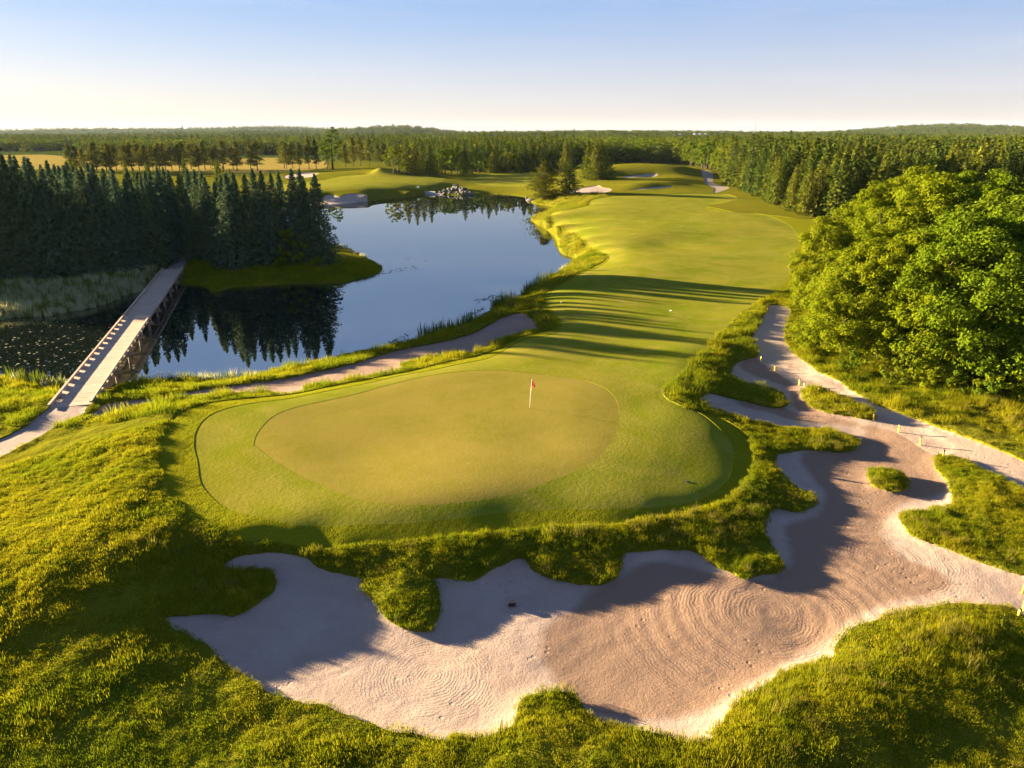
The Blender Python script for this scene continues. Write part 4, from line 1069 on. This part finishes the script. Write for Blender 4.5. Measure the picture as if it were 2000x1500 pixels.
def scatter(name, P, idx_, scl, rot, sources, tint=None):
    """geometry-nodes mass: one instance of a source mesh at each point"""
    src = bpy.data.collections.new(name + '_kinds')
    for i, me in enumerate(sources):
        so = bpy.data.objects.new('kind_%02d' % i, me)
        src.objects.link(so)
    me = bpy.data.meshes.new(name)
    me.vertices.add(len(P)); me.vertices.foreach_set('co', np.ascontiguousarray(P, np.float32).ravel())
    a = me.attributes.new('pick', 'INT', 'POINT'); a.data.foreach_set('value', np.ascontiguousarray(idx_, np.int32))
    a = me.attributes.new('size', 'FLOAT_VECTOR', 'POINT'); a.data.foreach_set('vector', np.ascontiguousarray(scl, np.float32).ravel())
    a = me.attributes.new('turn', 'FLOAT_VECTOR', 'POINT'); a.data.foreach_set('vector', np.ascontiguousarray(rot, np.float32).ravel())
    if tint is not None:
        a = me.attributes.new('tint', 'FLOAT', 'POINT'); a.data.foreach_set('value', np.ascontiguousarray(tint, np.float32))
    o = link(name, me)
    ng = bpy.data.node_groups.new(name, 'GeometryNodeTree')
    ng.interface.new_socket('Geometry', in_out='INPUT', socket_type='NodeSocketGeometry')
    ng.interface.new_socket('Geometry', in_out='OUTPUT', socket_type='NodeSocketGeometry')
    gi, go = ng.nodes.new('NodeGroupInput'), ng.nodes.new('NodeGroupOutput')
    ci = ng.nodes.new('GeometryNodeCollectionInfo'); ci.inputs['Collection'].default_value = src
    ci.inputs['Separate Children'].default_value = True; ci.inputs['Reset Children'].default_value = True
    ip = ng.nodes.new('GeometryNodeInstanceOnPoints'); ip.inputs['Pick Instance'].default_value = True
    def attr(nm, dt):
        n_ = ng.nodes.new('GeometryNodeInputNamedAttribute'); n_.data_type = dt; n_.inputs['Name'].default_value = nm
        return n_.outputs['Attribute']
    e2r = ng.nodes.new('FunctionNodeEulerToRotation')
    L_ = ng.links.new
    L_(gi.outputs[0], ip.inputs['Points']); L_(ci.outputs[0], ip.inputs['Instance'])
    L_(attr('pick', 'INT'), ip.inputs['Instance Index'])
    L_(attr('turn', 'FLOAT_VECTOR'), e2r.inputs[0]); L_(e2r.outputs[0], ip.inputs['Rotation'])
    L_(attr('size', 'FLOAT_VECTOR'), ip.inputs['Scale']); L_(ip.outputs[0], go.inputs[0])
    md = o.modifiers.new('scatter', 'NODES'); md.node_group = ng
    return o
nm_ = len(mass)
rot = np.zeros((nm_, 3)); rot[:, 2] = rng.random(nm_)*6.28
scl = np.stack([mass[:, 4]*mass[:, 5], mass[:, 4]*mass[:, 5], mass[:, 4]], 1)
fm = scatter('distant_forest', mass[:, :3], mass[:, 3], scl, rot, [KIT['far_conifer', i] for i in range(4)] + [KIT['far_broad', i] for i in range(4)])
tag(fm, 'unbroken mixed forest stretching to the horizon', 'forest', None, 'stuff')

# ------------------------------------------------------------------ grass
def clump_mesh(name, nbl, rad, h0, h1, wid, mat, seed, lean=.45, heads=None):
    r = np.random.default_rng(seed)
    a = r.uniform(0, 6.28, nbl); q = rad*np.sqrt(r.random(nbl))
    bx, by = q*np.cos(a), q*np.sin(a)
    h = r.uniform(h0, h1, nbl)*(1-.35*(q/rad)**2)
    la = a + r.normal(size=nbl)*.9; ll = h*lean*r.uniform(.2, 1.2, nbl)
    fa = r.uniform(0, 6.28, nbl)
    wx_, wy_ = np.cos(fa)*wid/2, np.sin(fa)*wid/2
    z0 = np.full(nbl, -.05)
    p0 = np.stack([bx-wx_, by-wy_, z0], 1); p1 = np.stack([bx+wx_, by+wy_, z0], 1)
    mx, my = bx+np.cos(la)*ll*.35, by+np.sin(la)*ll*.35
    p2 = np.stack([mx+wx_*.8, my+wy_*.8, h*.6], 1); p3 = np.stack([mx-wx_*.8, my-wy_*.8, h*.6], 1)
    p4 = np.stack([bx+np.cos(la)*ll, by+np.sin(la)*ll, h], 1)
    Vv = np.stack([p0, p1, p2, p3, p4], 1).reshape(-1, 3)
    k = np.arange(nbl)*5
    return mesh_np(name, Vv, [np.stack([k, k+1, k+2, k+3], 1), np.stack([k+3, k+2, k+4], 1)], mat)
GR = [clump_mesh('grass_clump', 84, .29, .03, .13, .014, M['grass'], 200+i) for i in range(3)]
GT = [clump_mesh('tall_clump', 70, .30, .10, .34, .014, M['grass'], 210+i, .5) for i in range(3)]
GD = [clump_mesh('seeding_clump', 30, .26, .20, .48, .012, M['drygrass'], 220+i, .4) for i in range(2)]
ALLG = GR + GT + GD

def zone_points(x0, x1, y0, y1, dens, keepf):
    n_ = int((x1-x0)*(y1-y0)*dens)
    px, py = rng.uniform(x0, x1, n_), rng.uniform(y0, y1, n_)
    # inside the picture with room for a step to the side
    dep = py*CP + (CAM_Z-2)*SP
    m = (np.abs(px) < dep*.70+6) & (py > 9)
    px, py = px[m], py[m]
    m = keepf(px, py)
    return px[m], py[m]
def is_rough(px, py, marg=.05):
    return (bil(SANDG, px, py) > marg) & (bil(MOWNG, px, py) > marg) & (bil(PATHG, px, py) > marg) & (bil(SG['water'], px, py) > .15) & (bil(SG['field'], px, py) > 0)
PX, PY, PK, PS = [], [], [], []
def add_grass(px, py, kinds, s0, s1):
    PX.append(px); PY.append(py); PK.append(rng.choice(kinds, len(px))); PS.append(rng.uniform(s0, s1, len(px)))
bandn = lambda px, py: vnoise(px, py, 2.6, 61)+.6*vnoise(px, py, .9, 62)
# foreground, short tussocks
px, py = zone_points(-38, 38, 9, 52, 20, lambda a, b: is_rough(a, b) & (np.hypot(a, b) < 52))
nn_ = bandn(px, py)
add_grass(px, py, [0, 1, 2], .7, 1.2)
k_ = (nn_ > .10) & (rng.random(len(px)) < .35)
add_grass(px[k_], py[k_], [0, 1, 2], 1.2, 1.9)
# tall fescue: bank between green and sand, islands and the mounds on the right
def tallzone(a, b):
    ok = is_rough(a, b, .0)
    bank = (bil(SG['first'], a, b) < 4.0) & (bil(SG['bunker'], a, b) < 4.5) & (b < 45)
    isl = np.minimum(bil(SG['isl_a'], a, b), bil(SG['isl_b'], a, b)) < 0
    rightm = (a > 9) & (b < 45) & (bil(SG['first'], a, b) > 4)
    stripe = (a > 22) & (bil(SG['cart'], a, b) > 2.5) & (b < 75)
    return ok & (bank | isl | rightm | stripe)
px, py = zone_points(-30, 60, 9, 75, 9, tallzone)
add_grass(px, py, [3, 4, 5], .5, .95)
nn_ = bandn(px, py) > .12
add_grass(px[nn_][::2], py[nn_][::2], [6, 7], .6, 1.0)
# middle distance
px, py = zone_points(-75, 75, 48, 130, 5, lambda a, b: is_rough(a, b, .1) & (np.hypot(a, b) > 50))
add_grass(px, py, [0, 1, 2, 3], 1.2, 2.2)
px, py = zone_points(-10, 30, 75, 260, 1.2, lambda a, b: is_rough(a, b, .1) & (bil(SG['water'], a, b) < 16))
add_grass(px, py, [3, 4, 5, 6], 1.3, 2.2)
# fringe hanging over the sand and lining paths and pond
for key, dens, kinds, s0, s1 in (('bunker', 8, [0, 1, 2, 3, 6], .4, .75), ('lbunker', 4, [0, 1, 2], .7, 1.1), ('isl_a', 9, [3, 4, 6], .5, .8), ('isl_b', 10, [3, 4, 6], .45, .7), ('water', 4.5, [3, 4, 5, 6], .5, .95), ('cart', 3, [0, 1, 2], .6, 1.0), ('lpath', 4, [0, 1, 2], .6, 1.0)):
    Pl = POLY[key]; Ql = np.roll(Pl, -1, 0)
    ln = np.hypot(*(Ql-Pl).T)
    ok = (np.hypot(*Pl.T) < (150 if key == 'water' else 90)) & (ln < 6)
    for (p, q, l, g) in zip(Pl, Ql, ln, ok):
        if not g: continue
        k = rng.poisson(l*dens)
        if not k: continue
        t = rng.random(k)[:, None]
        c = p*(1-t)+q*t + rng.normal(size=(k, 2))*.16
        m = is_rough(c[:, 0], c[:, 1], -.06)
        add_grass(c[m, 0], c[m, 1], kinds, s0, s1)
PX, PY, PK, PS = map(np.concatenate, (PX, PY, PK, PS))
ba, bb = np.array(at(137, 793, 1.62)), np.array(at(338, 525, 1.35))
bd_ = (bb-ba)/np.hypot(*(bb-ba))
al = (PX-ba[0])*bd_[0]+(PY-ba[1])*bd_[1]; ac = (PX-ba[0])*bd_[1]-(PY-ba[1])*bd_[0]
kp = ~((al > -3) & (al < 75) & (np.abs(ac) < 1.9))
PX, PY, PK, PS = PX[kp], PY[kp], PK[kp], PS[kp]
gz = ground(PX, PY)+.10
ng_ = len(PX)
rot = np.zeros((ng_, 3)); rot[:, 2] = rng.random(ng_)*6.28
rot[:, 0] = rng.normal(size=ng_)*.12; rot[:, 1] = rng.normal(size=ng_)*.12
hs = PS*rng.uniform(.75, 1.2, ng_)*np.clip(1+1.5*vnoise(PX, PY, 1.9, 71)+.9*vnoise(PX, PY, .7, 72), .35, 1.9)
tint = np.clip(.45+1.1*vnoise(PX, PY, 7, 73)+.9*vnoise(PX, PY, 1.6, 74)+.25*rng.normal(size=ng_), 0, 1)
go_ = scatter('rough_grass', np.stack([PX, PY, gz], 1), PK, np.stack([PS, PS, hs], 1), rot, ALLG, tint)
tag(go_, 'tussocky rough grass covering the slopes and banks', 'grass', None, 'stuff')
print('grass clumps', ng_, 'forest mass', nm_, 'individual conifers', nc, 'broad', nbr)

# reeds
RD = [clump_mesh('reed_clump', 34, .40, .8, 1.7, .045, M['reed'], 230+i, .18) for i in range(3)]
RDD = [clump_mesh('pale_reed_clump', 44, .5, .8, 1.6, .05, M['palereed'], 240+i, .25) for i in range(2)]
def reed(u, v, s, lab, grp, dry=False, z=0):
    x, y = at(u, v, z)
    o = link('reed_clump', random.choice(RDD if dry else RD), None, (float(x), float(y), max(z-.05, float(ground(x, y))-.05)))
    o.scale = (s, s, s*random.uniform(.85, 1.15)); o.rotation_euler = (0, 0, random.uniform(0, 6.28))
    tag(o, lab, 'reeds', grp)
for (ua, va, ub, vb, n_, s, lab, grp) in ((824, 662, 928, 634, 26, 1.2, 'clump of green reeds standing in the water beside the long lakeside bunker', 'reeds by the lakeside bunker'),
        (963, 604, 1003, 588, 14, 1.3, 'clump of green reeds at the pond edge just past the lakeside bunker', 'reeds past the lakeside bunker'),
        (1020, 577, 1075, 545, 18, 1.2, 'clump of green reeds where the fairway shadow meets the pond', 'reeds at the fairway shadow'),
        (1090, 534, 1125, 512, 9, .9, 'sunlit reeds at the corner where the pond turns', 'reeds at the pond corner'),
        (250, 752, 500, 738, 34, .75, 'sunlit reeds along the near shore right of the bridge', 'reeds right of the bridge'),
        (20, 742, 128, 762, 22, .95, 'sunlit reeds on the near shore left of the bridge', 'reeds left of the bridge'),
        (655, 482, 716, 506, 12, .8, 'golden reeds on the tip of the wooded spit', 'reeds on the spit tip'),
        (760, 680, 800, 671, 5, .5, 'small thin reeds at the pond edge', 'small reeds')):
    for i in range(n_):
        t = (i+random.random())/n_
        reed(ua+(ub-ua)*t, va+(vb-va)*t+random.uniform(-3, 2.5), s*random.uniform(.7, 1.15), lab, grp, 'golden' in lab or (random.random() < .3 and 'sunlit' in lab))
# the wide reed bed on the far left shore
bx_, by_, bk_ = [], [], []
while len(bx_) < 1500:
    u = random.uniform(-200, 305); vlo = np.interp(u, [-200, 0, 112, 196, 262, 305], [640, 622, 612, 594, 570, 552])
    v = random.uniform(vlo-55*(1-.5*max(u, 0)/305), vlo+2)
    x, y = at(u, v, .1)
    if bil(SG['lpath'], x, y) < 1: continue
    bx_.append(float(x)); by_.append(float(y)); bk_.append(random.choice([0, 1, 2, 3, 4, 3, 4]))
bx_, by_ = np.array(bx_), np.array(by_)
sz = rng.uniform(.6, 1.1, len(bx_))
rot = np.zeros((len(bx_), 3)); rot[:, 2] = rng.random(len(bx_))*6.28
rb = scatter('reed_bed', np.stack([bx_, by_, np.maximum(ground(bx_, by_), -.2)], 1), np.array(bk_), np.stack([sz, sz, sz], 1), rot, RD+RDD)
tag(rb, 'pale shaded reed bed along the far left shore', 'reeds', None, 'stuff')
# floating leaves on the pond
b = MB()
def pad(x, y, r):
    k = 6; n0 = b.n
    for j in range(k):
        a_ = 6.283*j/k + x
        b.v.append(np.array((x+r*math.cos(a_)*random.uniform(.7, 1.1), y+r*math.sin(a_)*random.uniform(.7, 1.1), .012)))
    b.v.append(np.array((x, y, .02)))
    for j in range(k): b.t.append([n0+k, n0+j, n0+(j+1) % k])
    b.n += k+1
cnt = 0
while cnt < 260:
    u = random.uniform(-150, 270); v = random.uniform(575, 720)
    if v < np.interp(u, [-150, 0, 112, 196, 270], [640, 624, 615, 598, 575]) + abs(random.gauss(0, 40)) - 10: continue
    x, y = at(u, v, 0)
    if bil(SG['water'], x, y) > -1: continue
    pad(float(x), float(y), random.uniform(.06, .17)); cnt += 1
for (ua, va, ub, vb, n_) in ((715, 541, 812, 522, 90), (930, 590, 985, 575, 60), (905, 622, 945, 600, 40), (760, 668, 800, 655, 16), (790, 500, 850, 515, 14)):
    for i in range(n_):
        t = random.random(); x, y = at(ua+(ub-ua)*t+random.gauss(0, 3), va+(vb-va)*t+random.gauss(0, 2.5), 0)
        if bil(SG['water'], x, y) < -.4: pad(float(x), float(y), random.uniform(.08, .26))
lp = link('floating_leaves', b.mesh('floating_leaves', plain('lily pad', (.075, .085, .04), .7)))
tag(lp, 'scattered lily pads and weed floating on the pond', 'lily pads', None, 'stuff')

# ------------------------------------------------------------------ wooden footbridge
p0 = Vector((*map(float, at(137, 793, 1.62)), 1.62)); p1 = Vector((*map(float, at(338, 525, 1.35)), 1.35))
ax = (p1-p0); BL = ax.length; ax.normalize()
br = empty('footbridge', p0)
q = Matrix((ax, Vector((0, 0, 1)).cross(ax).normalized(), ax.cross(Vector((0, 0, 1)).cross(ax).normalized()))).transposed()
br.rotation_euler = q.to_euler()
tag(br, 'long weathered timber footbridge crossing the pond to the spruces', 'bridge')
BW = 3.1
npl = 276
pl = BL/npl
pme = [MB().box((0, 0, 0), (pl-.018, BW, .07)).mesh('plank', M['wood']) for _ in range(1)][0]
for i in range(npl):
    link('plank', pme, br, ((i+.5)*pl, random.uniform(-.03, .03), -.035+random.uniform(-.004, .004)))
nblk = 33
bme = MB().box((0, 0, 0), (1.2, .16, .13)).mesh('spacer_block', M['wood'])
rme = MB().box((0, 0, 0), (BL/11-.02, .18, .13)).mesh('curb_rail', M['wood'])
for s in (-1, 1):
    for i in range(nblk): link('spacer_block', bme, br, ((i+.5)*BL/nblk, s*(BW/2-.11), .067))
    for i in range(11): link('curb_rail', rme, br, ((i+.5)*BL/11, s*(BW/2-.11), .20))
jme = MB().box((0, 0, 0), (BL, .18, .38)).mesh('girder', M['darkwood'])
for s in (-1.15, 0, 1.15): link('girder', jme, br, (BL/2, s, -.27))
pile = MB().tube([(0, 0, -3.2), (0, 0, .0)], [.15, .14], 8).mesh('pile', M['darkwood'], True)
cap = MB().box((0, 0, 0), (.28, BW+.5, .28)).mesh('cross_beam', M['darkwood'])
post = MB().box((0, 0, 0), (.14, .10, .42)).mesh('side_post', M['wood'])
for i in range(10):
    xx = BL*(i+.6)/10
    link('cross_beam', cap, br, (xx, 0, -.60))
    for s in (-1.3, 1.3): link('pile', pile, br, (xx, s, -.7))
    for s in (-1, 1): link('side_post', post, br, (xx, s*(BW/2+.03), -.22))

# ------------------------------------------------------------------ flag, cup, stakes and other small things
x, y, z = hit(1034.5, 797)
fl = empty('flagstick', (x, y, z))
tag(fl, 'white flagstick with a red flag standing in the hole on the green', 'golf flag')
PH = 2.2
link('pole', MB().tube([(0, 0, -.1), (.06, 0, PH*.5), (.15, 0, PH)], [.016, .014, .011], 8).mesh('pole', M['white'], True), fl)
# limp cloth hanging in folds from the top of the pole
fv, ff = [], []
nu, nv = 9, 8
for j in range(nv):
    for i in range(nu):
        s = i/(nu-1); t = j/(nv-1)
        zz = PH-.03 - t*.52 - s*.14*(1-t*.3)
        sp = .40*s*(.25+.75*t)
        fv.append((.145-.03*t + sp*math.cos(.5*math.sin(s*9)+.4) - .05*t*s, sp*math.sin(.9*math.sin(s*8+t)), zz))
for j in range(nv-1):
    for i in range(nu-1): ff.append([j*nu+i, j*nu+i+1, (j+1)*nu+i+1, (j+1)*nu+i])
fo = link('flag', mesh_np('flag', np.array(fv), np.array(ff), M['red'], True), fl)
sm = fo.modifiers.new('cloth', 'SOLIDIFY'); sm.thickness = .006
cup = link('golf_hole', MB().tube([(0, 0, -.12), (0, 0, .006)], [.054, .054], 14).mesh('golf_hole', M['black']), None, (x+.0, y, z-.001))
tag(cup, 'small dark hole at the foot of the flagstick', 'golf hole')
def stake(u, v, h, lab, lean=0):
    x, y, z = hit(u, v)
    e = empty('marker_stake', (x, y, z)); e.rotation_euler = (random.uniform(-.06, .06), lean+random.uniform(-.06, .06), random.uniform(0, 1.5))
    link('post', MB().box((0, 0, h*.4), (.085, .085, h*.96)).mesh('post', M['yellow']), e)
    link('cap', MB().box((0, 0, h*.95), (.09, .09, h*.14)).mesh('cap', M['black']), e)
    tag(e, lab, 'stake', 'yellow stakes along the path')
STK = [(1499, 608, .4, 'yellow stake at the far end of the cart path'), (1486, 705, .45, 'yellow stake where the side bunker lobe meets the path bend'), (1513, 723, .45, 'yellow stake on the brown sand just past the path bend'),
    (1561, 752, .5, 'yellow stake on the path side between the bend and the grass island'), (1571, 754, .3, 'short stake close to its taller neighbour before the grass island'), (1598, 766, .45, 'yellow stake behind the long grass island'), (1706, 820, .5, 'yellow stake at the lower end of the long grass island'),
    (1755, 843, .55, 'yellow black-topped stake on the path edge halfway to the right grass'), (1797, 868, .55, 'yellow black-topped stake on the raked sand next to the path'), (1842, 894, .55, 'yellow stake at the tip of the right grass tongue'),
    (1998, 1157, .55, 'upper yellow stake at the right picture edge'), (1999, 1190, .5, 'middle yellow stake at the right picture edge'), (1988, 1206, .45, 'lowest yellow stake beside the right mound grass'), (1446, 615, .35, 'small yellow stake in the grass left of the path end')]
for s in STK: stake(*s)
x, y, z = hit(1000, 1181)
bx = empty('plastic_crate', (x, y, z), .12)
tag(bx, 'small black box lying on the shaded bunker sand', 'box')
w_ = MB()
w_.box((0, 0, .01), (.34, .22, .02)); w_.box((-.16, 0, .08), (.02, .22, .14)); w_.box((.16, 0, .08), (.02, .22, .14)); w_.box((0, .10, .08), (.30, .02, .14)); w_.box((0, -.10, .08), (.30, .02, .14))
link('shell', w_.mesh('shell', M['black']), bx)
link('lid', MB().box((0, 0, .165), (.36, .24, .03)).mesh('lid', M['black']), bx)
x, y, z = hit(1342, 941)
dr = link('sprinkler_head', MB().tube([(0, 0, -.05), (0, 0, .022), (0, 0, .028)], [.13, .13, .09], 12).mesh('sprinkler_head', M['black'], True), None, (x, y, z))
tag(dr, 'dark round sprinkler head on the apron right of the green', 'sprinkler')
for u, v, lab in ((1097, 590, 'white marker disc on the shaded fairway near the pond'), (1310, 607, 'white marker disc in the middle of the shaded fairway')):
    x, y, z = hit(u, v)
    d_ = link('yardage_marker', MB().tube([(0, 0, -.02), (0, 0, .05)], [.16, .13], 12).mesh('yardage_marker', M['white']), None, (x, y, z))
    tag(d_, lab, 'marker', 'white fairway markers')

# rocks
def rock_mesh(seed):
    r = np.random.default_rng(seed)
    import bmesh
    bm = bmesh.new(); bmesh.ops.create_icosphere(bm, subdivisions=2, radius=1)
    for v_ in bm.verts:
        n_ = np.array(v_.co)
        k = 1
        for s_ in range(4):
            dd = np.random.default_rng(seed*10+s_).normal(size=3); dd /= np.linalg.norm(dd)
            k = min(k, .72/max(.3, float(n_ @ dd)) if n_ @ dd > .6 else k)
        v_.co = Vector(n_*k*np.array([1.2, .9, .75]))
    me = bpy.data.meshes.new('boulder'); bm.to_mesh(me); bm.free(); me.materials.append(M['rock'])
    return me
RK = [rock_mesh(i) for i in range(5)]
for i in range(64):
    t = random.random(); lift = random.random()
    u = 858+66*t; v = 381-random.random()*13*math.sin(math.pi*min(max(t*.9+.1, 0), 1))
    x, y, z = hit(u, v)
    hgt = max(0, 1-abs(t-.5)*2)*1.5*random.random()
    o = link('boulder', random.choice(RK), None, (x, y, z+hgt))
    s = random.uniform(.4, .95); o.scale = (s, s, s); o.rotation_euler = (random.uniform(0, 6), random.uniform(0, 6), random.uniform(0, 6))
    tag(o, 'grey boulder in the rock pile where the stream enters the pond', 'boulder', 'boulders of the rock pile')
for u, v, s, lab in ((1033, 393, 1.0, 'large boulder at the waterline under the broad pine'), (1040, 392, .8, 'smaller boulder next to the large one under the broad pine'), (1030, 388, .6, 'rearmost boulder at the waterline under the broad pine')):
    x, y, z = hit(u, v)
    o = link('boulder', RK[0], None, (x, y, z+.2)); o.scale = (s*1.2, s, s); o.rotation_euler = (.3, .2, u)
    tag(o, lab, 'boulder')
# low concrete weir left of the rocks
xa, ya = map(float, at(826, 377, .3)); xb, yb = map(float, at(864, 379, .3))
dv = Vector((xb-xa, yb-ya, 0)); Lw = dv.length
we = empty('concrete_weir', (xa, ya, 0), math.atan2(dv.y, dv.x))
tag(we, 'low pale concrete weir at the waterline left of the rock pile', 'weir')
link('sill', MB().box((Lw/2, 0, .12), (Lw, .6, .5)).mesh('sill', plain('weir concrete', (.34, .35, .36))), we)
link('wall', MB().box((Lw*.3, .9, .45), (Lw*.55, .35, 1.1)).mesh('wall', plain('weir wall concrete', (.28, .29, .30))), we)
x, y, z = hit(817, 369)
wb = empty('white_sign', (x, y, z), .3); tag(wb, 'small white sign board on the far pond bank left of the weir', 'sign')
link('board', MB().box((0, 0, .75), (.95, .06, .6)).mesh('board', M['white']), wb)
for s in (-.3, .3): link('post', MB().box((s, .05, .3), (.06, .04, 1.0)).mesh('post', M['darkwood']), wb)

# horizon: masts and farm buildings
def mast(u, vtop, dist, h, lab):
    x_, y_, d_ = rays(u, 260); t = dist/math.hypot(x_, y_); x, y = float(x_*t), float(y_*t)
    z = float(ground(x, y))
    xt, yt, dt = rays(u, vtop); ztop = CAM_Z+float(dt)*dist/math.hypot(float(xt), float(yt))
    h = ztop-z
    e = empty('radio_mast', (x, y, z)); tag(e, lab, 'radio mast')
    w = dist*.0006
    L3 = [(w*math.cos(a_), w*math.sin(a_)) for a_ in (0, 2.094, 4.188)]
    for (a_, c_) in L3:
        link('leg', MB().tube([(a_, c_, 0), (a_*.5, c_*.5, h)], [w*.22, w*.2], 5).mesh('leg', M['steel']), e)
    lt = MB(); nz = 16
    for i in range(nz):
        for k in range(3):
            f0, f1 = 1-.5*i/nz, 1-.5*(i+1)/nz
            pA = (L3[k][0]*f0, L3[k][1]*f0, h*i/nz); pB = (L3[(k+1) % 3][0]*f1, L3[(k+1) % 3][1]*f1, h*(i+1)/nz)
            lt.tube([pA, pB], [w*.1, w*.1], 4, False)
    link('lattice', lt.mesh('lattice', M['steel']), e)
    link('antenna', MB().tube([(0, 0, h-h*.03), (0, 0, h*1.03)], [w*.4, w*.1], 5).mesh('antenna', M['steel']), e)
mast(358, 244, 4900, 60, 'thin grey radio mast on the left skyline hills')
mast(1474, 239, 2600, 60, 'thin grey radio mast above the right forest skyline')
def farm(u, v, dist, w, dpt, h, roofc, lab):
    x_, y_, d_ = rays(u, v); t = dist/math.hypot(float(x_), float(y_)); x, y = float(x_*t), float(y_*t)
    ztop = CAM_Z+float(d_)*t
    z = float(ground(x, y))
    lift = max(0, ztop-h-z)
    e = empty('farm_building', (x, y, z+lift), random.uniform(-.4, .4)); tag(e, lab, 'building', 'white farm buildings on the horizon')
    link('wall', MB().box((0, 0, (h*.6-lift)/2), (w, dpt, h*.6+lift)).mesh('wall', M['white']), e)
    r_ = MB()
    hw, hd = w*.53, dpt*.56
    r_.v = [np.array(p_) for p_ in ((-hw, -hd, h*.6), (hw, -hd, h*.6), (hw, hd, h*.6), (-hw, hd, h*.6), (-hw, 0, h), (hw, 0, h))]
    r_.q = [[0, 1, 5, 4], [2, 3, 4, 5]]; r_.t = [[0, 4, 3], [1, 2, 5]]
    link('roof', r_.mesh('roof', roofc), e)
    for i in range(3): link('window', MB().box((w*(-.3+.3*i), -dpt/2-.05, h*.3), (w*.12, .1, h*.2)).mesh('window', M['black']), e)
GRY = plain('pale sheet roof', (.55, .55, .56))
farm(1325, 261, 1500, 14, 10, 8, GRY, 'small white farmhouse, leftmost of the horizon buildings')
farm(1343, 262, 1500, 11, 9, 7, GRY, 'small white shed between the two larger horizon buildings')
farm(1367, 260, 1500, 22, 12, 8, GRY, 'long white barn, rightmost of the horizon buildings')

# ------------------------------------------------------------------ evening haze over the whole place
hz = link('haze', MB().box((0, 2000, 78), (26000, 20000, 164)).mesh('haze'))
hm, hnt, hout = nodes('evening haze')
pv = N_(hnt, 'ShaderNodeVolumePrincipled', i_Density=.000016, i_Anisotropy=0)
pv.inputs['Color'].default_value = (.60, .78, 1.0, 1)
hnt.links.new(pv.outputs[0], hout.inputs['Volume'])
hz.data.materials.append(hm)
tag(hz, 'thin evening haze that pales the far hills', 'haze', None, 'stuff')
